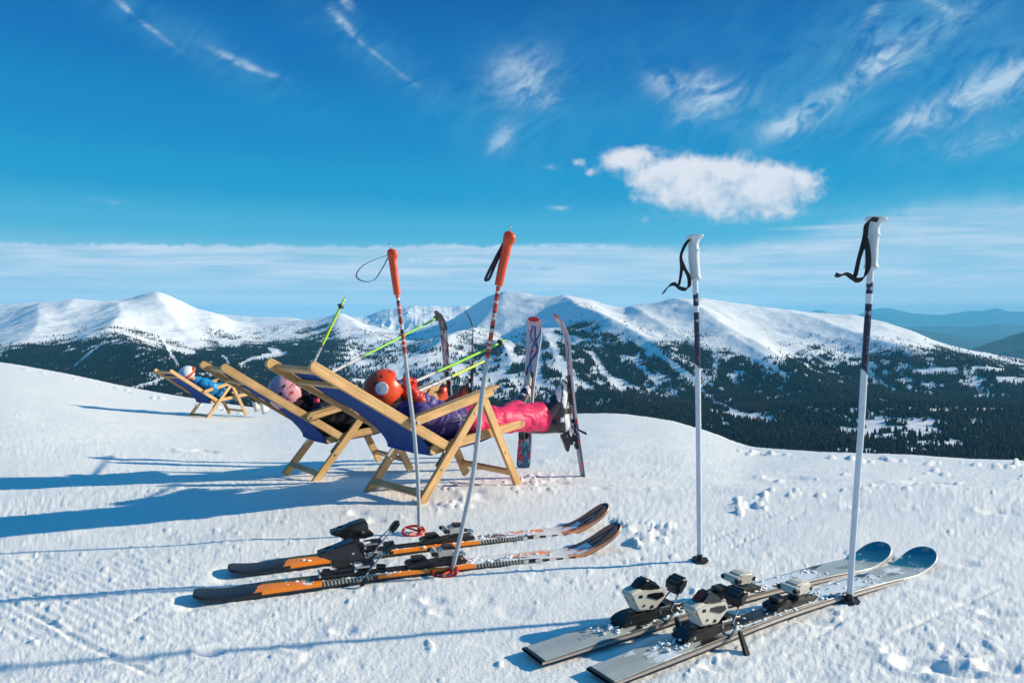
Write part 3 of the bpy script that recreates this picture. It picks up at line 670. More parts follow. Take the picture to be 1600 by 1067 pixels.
    T_ = np.gradient(pth, axis=0); T_ /= np.linalg.norm(T_, axis=1)[:, None]; Nn = np.stack([T_[:, 2], 0 * T_[:, 0], -T_[:, 0]], 1)
    for i in range(len(pth)):
        f = i / (len(pth) - 1); c = .010 * math.sin(math.pi * min(1, f / .6)) if f < .6 else .01 * math.sin(math.pi * (f - .6) / .4)
        for y in yw:
            k = 1 - ((y - CW / 2) / (CW / 2 - wf)) ** 2; wr = .003 * (vn2(np.array([i * .15]), np.array([y * 30.]), 4)[0] - .5)
            V.append(pth[i] + Nn[i] * (c * k + wr) + np.array([0, y, 0]))
    me = np_mesh('canvas', V, grid_faces(len(pth), ny)); o = link('canvas', me, CANVAS, root); md = o.modifiers.new('thickness', 'SOLIDIFY'); md.thickness = .0022
    return root
CH = [((-.472, 3.628, 0), .820, .995, .004, 'deck chair nearest the camera, holding the child in the orange helmet'),
      ((-1.247, 4.462, -.072), .710, .949, -.05, 'deck chair behind the nearest one, holding the child in the pink flowered helmet'),
      ((-4.713, 10.933, -.582), 1.021, .985, -.059, 'small far deck chair on the left, holding the person in the white helmet')]
for loc, yaw, s, tl, lb in CH: deck_chair((loc[0], loc[1], loc[2] + .004), yaw, s, tl, lb)
def frame(i):
    """maps chair coordinates (along, across, height) to the world"""
    (x, y, z), yaw, s, tl, _ = CH[i]
    U = np.array([math.cos(yaw), math.sin(yaw), 0]); Nn = np.array([U[1], -U[0], 0]); O_ = np.array([x, y, z])
    return lambda S, w, h: O_ + s * (U * S + Nn * w + np.array([0, 0, h])), U, Nn

# ================================================================ SKIS
def ski_mesh(name, L, wtip, wwaist, wtail, colf, parent, tip=.2, tiph=.06, roundtail=False, th=.016, camber=.006, nx=900, twin=0.0):
    x = np.linspace(0, 1, nx) ** 1.0 * L; s = x / L
    hw = np.interp(s, [0, .12, .45, .85, 1], [wtail, wtail * .98, wwaist, wtip, wtip * .99]) / 2
    k = np.clip((s - .12) / .33, 0, 1); k2 = np.clip((s - .45) / .4, 0, 1)
    hw = (wtail * .5 + (wwaist - wtail) * .5 * (k * k * (3 - 2 * k))) * (s < .45) + (wwaist * .5 + (wtip - wwaist) * .5 * (k2 ** 1.6)) * (s >= .45)
    e = np.clip((L - x) / (.085 * L / 1.7), 0, 1); hw = hw * np.sqrt(np.clip(1 - (1 - e) ** 2.6, 0, 1)) + .0015
    if roundtail: e = np.clip(x / .045, 0, 1); hw = hw * (.45 + .55 * np.sqrt(np.clip(1 - (1 - e) ** 2, 0, 1)))
    z0 = camber * np.sin(np.pi * np.clip((x - .05) / (L - tip - .05), 0, 1)) + tiph * (np.clip((x - (L - tip)) / tip, 0, 1)) ** 1.9 + twin * np.clip((.14 - x) / .14, 0, 1) ** 2
    T = th * (.45 + .55 * np.clip(np.minimum(x / .25, (L - x) / .4), 0, 1))
    dz = np.gradient(z0, x); nrm = np.stack([-dz, np.ones(nx)], 1) / np.sqrt(1 + dz * dz)[:, None]
    V = []; Cc = []; ring = []
    tops = np.linspace(-1, 1, 31)
    prof = [(-1, 0, 'b'), (-1, .26, 's'), (-.985, .41, 's'), (-.95, .85, 's')] + [(v * .93, 1.0 + .10 * (1 - v * v), 't') for v in tops] + [(.95, .85, 's'), (.985, .41, 's'), (1, .26, 's'), (1, 0, 'b')]
    A = np.zeros((nx, len(prof), 3)); Cl = np.zeros((nx, len(prof), 3))
    for j, (v, h, kd) in enumerate(prof):
        A[:, j, 0] = x + nrm[:, 0] * h * T; A[:, j, 1] = v * hw; A[:, j, 2] = z0 + nrm[:, 1] * h * T
        Cl[:, j] = colf(x, np.full(nx, v), v * hw, kd, h)
    A = A.reshape(-1, 3); m = len(prof)
    Fc = grid_faces(nx, m, True)
    me = np_mesh(name, A, Fc, Cl.reshape(-1, 3), smooth=True)
    o = link(name, me, colmat('ski_topsheet', .36, .12), parent)
    # end caps
    return o, z0
def snow_mask(x, y, s=0, amt=.5, sc=1.0):
    n = .5 + .5 * fbm(x * 22 * sc, y * 60 * sc, 4, s); n2 = vn2(x * 9, y * 20, s + 9)
    return sst(.98 - amt * .75, 1.04 - amt * .75, n * .75 + n2 * .35 + .1)
def mixc(a, b, m): return a * (1 - m[:, None]) + b * m[:, None]
def K(*c): return np.array(c, float)
WH = K(.80, .83, .86)
def col_orange(seed):
    OR = K(1.0, .26, .012); BK = K(.014, .017, .022); PW = K(.72, .68, .64); RU = K(.78, .17, .05)
    def f(x, v, y, kd, h):
        c = np.tile(BK, (len(x), 1)); j = .010 * (vn2(x * 60, v * 5, 3) - .5)
        if kd == 't':
            a = np.abs(v)
            c = mixc(c, OR, ((x > .21 + j + .02 * v) & (x < .50 + .05 * v)).astype(float))
            c = mixc(c, K(.06, .05, .05), (x > .50).astype(float))
            c = mixc(c, OR, ((x > .60) & (x < 1.0) & (v < -.15)).astype(float)); c = mixc(c, OR, ((x > .60) & (x < 1.0) & (v > .3)).astype(float))
            hs = ((np.mod(x * 78 + y * 40, 1) > .6)); band = (v < -.35) & (((x > .42) & (x < .60)) | ((x > 1.0) & (x < 1.19)))
            c = mixc(c, np.where(hs[:, None], K(.42, .43, .38), BK), band.astype(float))
            c = mixc(c, PW, ((x > 1.16 - .1 * v) & (x < 1.42 + .02 * v)).astype(float)); c = mixc(c, OR, ((x > 1.13) & (x < 1.33) & (np.abs(v - .25 - .9 * (x - 1.2)) < .28 + .2 * np.sin(x * 50))).astype(float) * .85)
            tp = (x > 1.40 + .03 * v); c = mixc(c, RU, tp.astype(float))
            # dark angular mark and rim on the shovel
            q = (x - 1.43) / .19; V1 = (np.abs(np.abs(v) - .66 * (1 - q)) < .11) & (q > .0) & (q < 1.02); V2 = (np.abs(np.abs(v) - .5 * (q - .18) * 1.3) < .08) & (q > .2) & (q < .58)
            c = mixc(c, BK * 1.3, (V1 | V2).astype(float)); c = mixc(c, BK, ((x > 1.625 - .02 * a ** 3) | ((a > .9) & (x > 1.56))).astype(float))
            c = mixc(c, K(.8, .35, .16), ((v < -.74) & (x > 1.39) & (x < 1.55) & (np.mod(x * 120, 1) > .4)).astype(float) * .8)
            sn = snow_mask(x, y, seed, .42) * ((x > .5) & (x < 1.50)) * (np.abs(v) < .85); sn = np.maximum(sn, snow_mask(x, y, seed + 3, .16) * (x > .3)); c = mixc(c, WH, sn)
        elif kd == 's':
            if h > .4:
                c = mixc(c, OR, (((x > .22) & (x < .42)) | ((x > .62) & (x < .99))).astype(float)); hs = ((np.mod(x * 78 + h * .5, 1) > .6)); band = (((x > .42) & (x < .60)) | ((x > .99) & (x < 1.19)))
                c = mixc(c, np.where(hs[:, None], K(.42, .43, .38), BK), band.astype(float)); c = mixc(c, PW * .9, (x > 1.19).astype(float)); c = mixc(c, BK, ((x > 1.19) & (x < 1.42) & (np.mod(x * 17, 1) > .5)).astype(float)); c = mixc(c, K(.75, .28, .12), (x > 1.41).astype(float))
            else: c = mixc(c, K(.2, .18, .17), (x > 1.19).astype(float))
        return c
    return f
def glyph_mask(x, y, x0, y0, w, h, strokes):
    """strokes in unit box -> boolean mask; x runs along the ski"""
    a = (x - x0) / w; b = (y - y0) / h; m = np.zeros(len(x), bool)
    for (ax, ay, bx, by) in strokes:
        dx, dy = bx - ax, by - ay; t = np.clip(((a - ax) * dx + (b - ay) * dy) / (dx * dx + dy * dy), 0, 1)
        m |= np.hypot((a - ax - t * dx), (b - ay - t * dy)) < .13
    return m
GL = {'M': [(0, 0, 0, 1), (0, 1, .5, .2), (.5, .2, 1, 1), (1, 1, 1, 0)], 'X': [(0, 0, 1, 1), (0, 1, 1, 0)], 'A': [(0, 0, .5, 1), (.5, 1, 1, 0)], 'N': [(0, 0, 0, 1), (0, 1, 1, 0), (1, 0, 1, 1)], 'I': [(.5, 0, .5, 1), (.2, 0, .2, 1)]}
def col_white(seed, snowy):
    SI = K(.40, .43, .41); BK = K(.012, .015, .02); BL = K(.02, .20, .29)
    def f(x, v, y, kd, h):
        c = np.tile(SI, (len(x), 1))
        if kd == 't':
            c = mixc(c, K(.47, .50, .48), sst(.25, .35, np.abs(v - .15)) * .6)
            blk = sst(.0, .03, x - .42 - .10 * v + .05 * vn2(x * 30, y * 90, 4)) * sst(.0, .02, 1.22 + .18 * v - x); c = mixc(c, BK, blk)
            c = mixc(c, K(.25, .27, .27), ((np.abs(v + .25) < .05) & (x > 1.0) & (x < 1.36)).astype(float) * .7)
            # faded lettering on the tail
            tx = np.zeros(len(x), bool)
            for i, g in enumerate('NXANMIXA'): tx |= glyph_mask(x, y, .16 + i * .026, -.014, .017, .016, GL[g])
            c = mixc(c, K(.16, .18, .18), (tx & (vn2(x * 160, y * 160, 3) > .38)).astype(float) * .8)
            tx = np.zeros(len(x), bool)
            for i, g in enumerate('XNNAM' if seed % 2 else 'AXXI'): tx |= glyph_mask(x, y, 1.37 + i * .021, -.022, .017, .02, GL[g])
            c = mixc(c, BK, (tx & (vn2(x * 200, y * 200, 3) > .2)).astype(float) * .9)
            c = mixc(c, BL, sst(.0, .006, x - 1.535 + .035 * v - .01 * v * v)); c = mixc(c, K(.3, .29, .28), ((x > 1.665) & (np.abs(v) < .25)).astype(float))
            sn = snow_mask(x, y, seed, .62) * sst(.40, .5, x) * sst(1.30, 1.2, x) * sst(.95, .7, np.abs(v)); sn = np.maximum(sn, snow_mask(x, y, seed + 7, snowy) * sst(1.6, 1.5, x)); sn = np.maximum(sn, snow_mask(x, y, seed + 9, .10, 1.6) * (x > 1.48))
            c = mixc(c, WH, sn)
            c = mixc(c, BK, (x < .012).astype(float))
        elif kd == 's': c = np.tile(BK if h > .5 else K(.42, .36, .33), (len(x), 1)); c = mixc(c, K(.55, .56, .54), (x > 1.40).astype(float)); c = mixc(c, K(.6, .52, .48), ((x > .6) & (x < 1.4) & (h < .7)).astype(float))
        else: c = np.tile(BK, (len(x), 1))
        return c
    return f
def col_floral(seed):
    PK = K(.62, .53, .55); TE = K(.015, .17, .28); RD = K(.6, .03, .04); BL = K(.04, .09, .25)
    def f(x, v, y, kd, h):
        c = np.tile(PK, (len(x), 1)); L = 1.12; y2 = y * 12
        if kd == 't':
            low = sst(.42, .38, x + .02 * v); n = vn2(x * 25, y * 60, seed); c = mixc(c, TE, low); c = mixc(c, K(.3, .5, .6), low * (fbm(x * 30 + y * 20, y * 70, 3, seed) > .24)); c = mixc(c, RD, low * ((fbm(x * 18 + 9 + y * 9, y * 40 - x * 8, 3, seed + 1) > .26) | ((x > .06) & (x < .11) & (v > .1)))); c = mixc(c, BL * .4, low * (np.abs(np.sin(x * 70 + y * 160 + 2 * n)) < .25) * (x < .2))
            for ph, am_, fr in ((0, .55, 12), (1.7, .7, 9), (3.6, .4, 16)):
                g = np.abs(v - am_ * np.sin(x * fr + ph) - .25 * np.sin(x * fr * 2.3 + ph)); c = mixc(c, BL, ((g < .11) & (x > .42) & (x < 1.06)).astype(float))
            r2 = np.random.default_rng(seed)
            for k in range(26):
                cx = r2.uniform(.44, 1.05); cy = r2.uniform(-.035, .035); rr = r2.uniform(.003, .008); c = mixc(c, RD if k % 3 else BL, (np.hypot(x - cx, y - cy) < rr * (1 + .4 * np.sin(5 * np.arctan2(y - cy, x - cx)))).astype(float))
            c = mixc(c, RD, (x > L - .035 + .02 * v * v).astype(float))
        elif kd == 's': c = mixc(np.tile(K(.5, .5, .5), (len(x), 1)), TE, (x < .42).astype(float)); c = mixc(c, RD, ((np.mod(x * 7, 1) > .7) & (x < .5)).astype(float)); c = mixc(c, RD, (x > L - .07).astype(float))
        else: c = np.tile(K(.2, .2, .22), (len(x), 1))
        return c
    return f
def col_graffiti(seed):
    def f(x, v, y, kd, h):
        c = np.tile(K(.48, .48, .5), (len(x), 1)); BK = K(.02, .02, .025); RD = K(.5, .03, .03)
        n = vn2(x * 20, y * 70 + 3, seed); n2 = vn2(x * 34, y * 50, seed + 1)
        if kd != 'b': c = mixc(c, RD, ((n2 > .62) & (x > .5)).astype(float)); c = mixc(c, BK, ((n > .62) | (x > 1.05)) .astype(float) * (x > .62)); c = mixc(c, K(.6, .6, .6), ((n2 < .25) & (x > 1.02)).astype(float))
        else: c = np.tile(BK, (len(x), 1))
        return c
    return f

def toe_piece(x, white, root, s=1.0, name='toe_binding'):
    """front binding: base, body, jaws and foot pad; origin at x on the ski"""
    t = empty('toe_binding', (x, 0, .017)); t.parent = root; t.scale = (s, s, s)
    bm = bmesh.new(); prism(bm, [(-.05, 0), (.105, 0), (.115, .008), (.095, .016), (.0, .018), (-.05, .012)], -.03, .03, .003)
    prism(bm, [(.0, .014), (.05, .014), (.05, .034), (.01, .034)], -.021, .021, .003); from_bm('base', bm, BLACK, t)
    bm = bmesh.new()
    if white:
        prism(bm, [(-.012, .030), (.062, .030), (.078, .040), (.080, .062), (.060, .074), (.005, .078), (-.010, .072)], -.031, .031, .008, 3)
        prism(bm, [(-.036, .046), (-.008, .044), (-.008, .070), (-.030, .068)], -.039, .039, .005)
    else:
        prism(bm, [(-.012, .028), (.055, .028), (.072, .044), (.055, .062), (.01, .066), (-.012, .058)], -.025, .025, .007, 3)
        prism(bm, [(-.034, .040), (-.008, .038), (-.008, .058), (-.026, .062)], -.034, .034, .005)
    from_bm('body', bm, WHITEP if white else mat('pearl_plastic', (.5, .48, .44), .3, var=.1), t)
    bm = bmesh.new()
    for sg in (-1, 1): box(bm, (-.024, sg * .033, .056 if white else .049), (.026, .018, .015), .003)
    for sg in (-1, 1): box(bm, (.066, sg * (.0285 if white else .0225), .050 if white else .044), (.016, .01, .014), .002)
    prism(bm, [(.01, .060), (.066, .056), (.060, .070), (.016, .073)], -.022, .022, .004) if not white else box(bm, (.02, 0, .034), (.05, .05, .01), .002)
    from_bm('jaws', bm, BLACK, t)
    bm = bmesh.new(); prism(bm, [(-.135, .004), (-.05, .004), (-.045, .026), (-.06, .034), (-.13, .020)], -.032, .032, .004); box(bm, (-.085, 0, .034), (.05, .042, .012), .003); from_bm('foot_pad', bm, BLACK, t)
    bm = bmesh.new(); cyl(bm, (.082, 0, .03), (.10, 0, .03), .011, 14); cyl(bm, (.10, 0, .03), (.112, 0, .027), .006, 10)
    for sg in (-1, 1): cyl(bm, (.09, sg * .02, .006), (.09, sg * .02, .02), .005, 8)
    from_bm('adjusting_screw', bm, STEEL, t); return t
def heel_piece(x, white, root, s=1.0, brake=True):
    t = empty('heel_binding', (x, 0, .017)); t.parent = root; t.scale = (s, s, s)
    bm = bmesh.new()
    if white:
        prism(bm, [(-.135, .0), (.10, .0), (.115, .012), (.10, .024), (-.03, .03), (-.09, .03), (-.125, .022), (-.14, .010)], -.034, .034, .005)
        prism(bm, [(-.03, .028), (.03, .028), (.02, .04), (-.02, .042)], -.026, .026, .003)
    else:
        prism(bm, [(-.095, .0), (.09, .0), (.10, .008), (.09, .014), (-.085, .014), (-.10, .008)], -.027, .027, .003)
        prism(bm, [(-.045, .012), (.03, .012), (.022, .034), (-.03, .034)], -.02, .02, .004); prism(bm, [(-.09, .012), (-.055, .012), (-.058, .022), (-.085, .024)], -.024, .024, .003)
    from_bm('track', bm, BLACK, t)
    lean = Matrix.Translation((-.02, 0, .03)) @ Matrix.Rotation(R(10), 4, 'Y')
    bm = bmesh.new()
    if white:
        prism(bm, [(-.050, .0), (.022, .0), (.026, .020), (.070, .040), (.082, .056), (.062, .082), (.022, .064), (-.04, .078), (-.088, .058), (-.080, .040), (-.048, .030)], -.031, .031, .008, 3)
        from_bm('housing', bm, WHITEP, t, M=lean)
        bm = bmesh.new()
        for sg in (-1, 1):
            box(bm, (-.045, sg * .0315, .052), (.016, .003, .010), .001); cyl(bm, (.012, sg * .030, .018), (.012, sg * .0335, .018), .006, 12); cyl(bm, (-.025, sg * .030, .022), (-.025, sg * .0335, .022), .004, 10)
        from_bm('screw', bm, BLACK, t, M=lean)
        bm = bmesh.new(); cyl(bm, (-.060, 0, .020), (-.092, 0, .014), .013, 16, .010)
        for k in range(5): cyl(bm, (-.052 - k * .006, 0, .0225 - k * .001), (-.055 - k * .006, 0, .022 - k * .001), .0145, 16)
        from_bm('spring_cap', bm, STEEL, t)
        bm = bmesh.new(); prism(bm, [(-.062, .070), (-.01, .060), (.03, .055), (.058, .074), (.040, .090), (-.008, .108), (-.024, .110)], -.023, .023, .008, 3)
        prism(bm, [(-.022, .046), (.035, .036), (.068, .052), (.055, .072), (.018, .060), (-.018, .066)], -.0335, .0335, .005, 2); from_bm('lever', bm, mat('black_gloss', (.01, .012, .016), .12, spec=.6, var=.4), t, M=lean)
    else:
        prism(bm, [(-.04, .0), (.02, .0), (.03, .03), (.0, .05), (-.04, .042)], -.022, .022, .006, 2); from_bm('housing', bm, BLACK, t, M=lean)
        bm = bmesh.new(); prism(bm, [(-.102, .044), (-.088, .034), (-.05, .036), (.0, .028), (.045, .034), (.084, .046), (.080, .060), (.056, .058), (.044, .104), (.030, .110), (-.030, .084), (-.058, .060), (-.088, .058)], -.027, .027, .006, 3)
        from_bm('lever', bm, mat('black_gloss', (.01, .012, .016), .12, spec=.6, var=.4), t, M=lean)
        bm = bmesh.new(); 
        for sg in (-1, 1): box(bm, (.032, sg * .0295, .062), (.012, .002, .009), .001)
        from_bm('badge', bm, STEEL, t, M=lean)
    bm = bmesh.new(); box(bm, (.085, 0, .03), (.045, .05, .014), .003); cyl(bm, (.115, 0, .017), (.15, 0, .012), .010, 12); from_bm('slider', bm, BLACK, t)
    bm = bmesh.new(); cyl(bm, (.03, -.037, .02), (.03, .037, .02), .006, 10); cyl(bm, (-.1, -.035, .012), (-.1, .035, .012), .005, 10)
    for sg in (-1, 1): box(bm, (.06, sg * .028, .03), (.05, .004, .008), .001)
    from_bm('pin', bm, STEEL, t)
    if brake:
        b = empty('ski_brake', (x + .03, 0, .03)); b.parent = root; b.scale = (s, s, s)
        bm = bmesh.new()
        # pedal up, arms down past the edges
        if white: prism(bm, [(.075, .050), (.095, .040), (.125, .070), (.135, .098), (.105, .104), (.080, .085)], -.036, .036, .010, 3)
        else: prism(bm, [(.105, .052), (.116, .044), (.145, .068), (.156, .092), (.142, .100), (.116, .080)], -.020, .020, .007, 3)
        from_bm('pedal', bm, BLACK, b)
        bm = bmesh.new()
        for sg in (-1, 1):
            cyl(bm, (.05, sg * .03, .0), (.115, sg * .014, .062), .0032, 8); cyl(bm, (.05, sg * .03, .0), (.04, sg * .052, -.004), .0035, 8); cyl(bm, (.04, sg * .052, -.004), (.0, sg * .056, -.03), .0035, 8)
        from_bm('wire', bm, STEEL, b)
        for sg in (-1, 1):
            bm = bmesh.new(); kk = 1.15 if white else 1.0; prism(bm, [(.028 * kk, -.012), (.040 * kk, -.016), (.004 * kk, -.085 * kk), (-.010 * kk, -.088 * kk), (-.016 * kk, -.080 * kk)], -.006, .006, .003); from_bm('arm', bm, BLACK, b, M=Matrix.Translation((0, sg * .056, 0)) @ Matrix.Rotation(sg * R(58 if white else 25), 4, 'X') @ Matrix.Translation((0, 0, .0)))
    return t
def mat_from(O_, X, Z):
    X = Vector(X).normalized(); Z = Vector(Z); Z = (Z - X * Z.dot(X)).normalized(); Y = Z.cross(X); M = Matrix((X, Y, Z)).transposed().to_4x4(); M.translation = Vector(O_); return M
def crumbs(name, root, pts, m=SNOWBIT):
    bm = bmesh.new()
    for (x, y, z, r) in pts:
        b2 = bmesh.new(); bmesh.ops.create_icosphere(b2, subdivisions=2, radius=r)
        for v in b2.verts: v.co *= 1 + .8 * (random.random() - .5)
        for v in b2.verts: v.co.z = v.co.z * .6 + z; v.co.x = v.co.x * 1.3 + x; v.co.y += y
        me = bpy.data.meshes.new('t'); b2.to_mesh(me); b2.free(); bm.from_mesh(me); bpy.data.meshes.remove(me)
    return from_bm(name, bm, m, root, auto=180)
def flat_ski(label, group, tail, tipp, L, white, seed, roll=0, heel=None, toe=None, zt=.03, zp=.05):
    A = G(*tail, zt); B = G(*tipp, zp); d = B - A; d[2] = 0; yaw = math.atan2(d[1], d[0])
    M = mat_from((A[0], A[1], zt - .008), (math.cos(yaw), math.sin(yaw), -.012), (roll * math.sin(yaw), -roll * math.cos(yaw), 1))
    root = empty('ski', None, M=M); tag(root, label, 'ski', group)
    if white: ski_mesh('ski_body', L, .122, .074, .104, col_white(seed, .30 if seed % 2 else .12), root, tip=.20, tiph=.062, th=.017)
    else: ski_mesh('ski_body', L, .112, .070, .098, col_orange(seed), root, tip=.27, tiph=.11, roundtail=True, th=.020, twin=.02)
    th = .019 if white else .0215
    bm = bmesh.new(); prism(bm, [(heel - .13, -.004), (toe + .11, -.004), (toe + .10, .004), (heel - .12, .004)], -.024, .024, .002); o = from_bm('binding_plate', bm, BLACK, root, M=Matrix.Translation((0, 0, th + .006)))
    for f_, x_ in ((toe_piece, toe), (heel_piece, heel)):
        t = f_(x_, white, root, .9 if white else .95)
    for ch in root.children:
        if ch.type == 'EMPTY': ch.location.z += th - .008
    if not white:
        ch = None
    r = random.Random(seed)
    if white:
        for hx_, cnt in ((heel - .14, 26), (heel + .12, 22), (toe + .10, 34), (toe - .12, 16)):
            crumbs('snow_crumbs', root, [(hx_ + r.gauss(0, .03), r.uniform(-.03, .03), th + .005 + abs(r.gauss(0, .004)), r.uniform(.002, .0065)) for k in range(cnt)])
    else:
        for hx_, cnt in ((heel + .12, 22), (toe + .11, 16)):
            crumbs('snow_crumbs', root, [(hx_ + r.gauss(0, .035), r.uniform(-.028, .028), th + .004, r.uniform(.003, .008)) for k in range(cnt)])
    crumbs('snow_crumbs', root, [(r.uniform(.25, 1.34) if k % 3 else r.uniform(heel - .18, toe + .2), r.uniform(-.034, .034), th + .003, r.uniform(.0025, .0075)) for k in range(110)])
    for ch in root.children:
        if ch.name.startswith('snow_crumbs'): ch['kind'] = 'stuff'
    return root
gw = 'pale skis lying at the lower right'; go_ = 'orange and black skis lying in the snow'
def ski_x(tail, tipp, L, px, zt=.03, zp=.05):
    A = G(*tail, zt); B = G(*tipp, zp); d = B - A; d[2] = 0; d /= np.linalg.norm(d); best = (1e9, 0)
    for k in np.linspace(0, L, 400):
        q = project(A + d * k); best = min(best, (abs(q[0] - px), k))
    return best[1]
SK = [('orange and black ski lying beside the left red pole, the farther of the pair', go_, (356, 893), (952, 806), 1.64, False, 11, 560, 706),
      ('orange and black ski lying beside the right red pole, the nearer of the pair', go_, (301, 934), (974, 838), 1.64, False, 22, 545, 690),
      ('pale grey ski with blue tip lying on snow, the farther of its pair', gw, (831, 1022), (1372, 856), 1.69, True, 32, 1012, 1152),
      ('pale grey ski with blue tip lying nearest the camera, the snowier of its pair', gw, (936, 1054), (1448, 862), 1.69, True, 43, 1108, 1240)]
for lb, g_, ta, ti, L, wh, sd, hx, tx in SK:
    flat_ski(lb, g_, ta, ti, L, wh, sd, 0, ski_x(ta, ti, L, hx), ski_x(ta, ti, L, tx), zt=.018 if wh else .012, zp=.04)

def up_ski(label, group, base, zc, top, Ytop, normal, L, colf, w, tip=.16, tiph=.05, heel=.30, toe=.62, curl=1):
    A = G(*base, zc); top_ = at(*top, Ytop if Ytop else A[1]); X = (top_ - A); X /= np.linalg.norm(X)
    M = mat_from(A - X * .05, X, normal); root = empty('ski', None, M=M); tag(root, label, 'ski', group)
    ski_mesh('ski_body', L, w, w * .68, w * .88, colf, root, tip=tip, tiph=tiph, roundtail=True, th=.014, nx=600)
    toe_piece(toe, True, root, .8); heel_piece(heel, False, root, .8, brake=True)
    return M
gu = 'flowered skis standing upright in the snow'; gg = 'black and red skis standing upright behind the armrest'
U1 = up_ski('flowered ski standing upright with its pink and blue face turned to the camera', gu, (818, 722), -.09, (833, 545), 5.28, (-.35, -.93, .1), 1.12, col_floral(5), .118)
U2 = up_ski('flowered ski standing upright edge-on at the right of the pink trousers', gu, (911, 740), -.06, (889, 545), 4.62, (-.97, -.22, .05), 1.12, col_floral(6), .098, tiph=.075, tip=.2)
U3 = up_ski('black and red patterned ski standing upright beside the tip of the long green pole', gg, (714, 703), -.13, (697, 545), 5.85, (-.8, -.6, .1), 1.22, col_graffiti(7), .10, tiph=.06)
U4 = up_ski('thin grey ski standing upright edge-on between the two red poles', gg, (743, 712), -.12, (740, 545), 5.66, (-.98, -.05, .05), 1.20, col_graffiti(8), .10, tiph=.06)

# ================================================================ SKI POLES
POLEMAT = colmat('pole_paint', .42, .05)
def path_px(pts, Y0, Y1=None):
    n = len(pts); return [at(px, py, Y0 + (0 if Y1 is None else (Y1 - Y0) * i / (n - 1))) for i, (px, py) in enumerate(pts)]
def band_cols(P, bands, base):
    d = np.r_[0, np.cumsum(np.linalg.norm(np.diff(P, axis=0), axis=1))]; c = np.tile(base, (len(P), 1))
    for a, b, col in bands: c[(d >= a) & (d < b)] = col
    return c, d
def grip(name, p0, p1, prof, m, root, off, front=None, sides=20, GS=1.08):
    """lathed hand grip between two points, bulged towards `front`"""
    p0 = np.array(p0); p1 = np.array(p1); ax = p1 - p0; L = np.linalg.norm(ax); ax /= L; fr = np.array(front, float); fr -= ax * (fr @ ax); fr /= np.linalg.norm(fr); sd = np.cross(ax, fr); V = []
    for t, rf, rs, o in prof * np.array([1, GS, GS, 1]):
        for k in range(sides):
            a = 2 * math.pi * k / sides; V.append(p0 + ax * t * L + fr * (rf * math.cos(a) + o) + sd * rs * math.sin(a) - np.array(off))
    n = len(prof); bm = bmesh.new(); vs = [bm.verts.new(v) for v in V]
    for f in grid_faces(n, sides, True): bm.faces.new([vs[i] for i in f])
    bm.faces.new(vs[:sides]); bm.faces.new(vs[-sides:])
    return from_bm(name, bm, m, root, auto=50)
def dense(prof, n=70):
    P = smooth_path(prof, n); return P
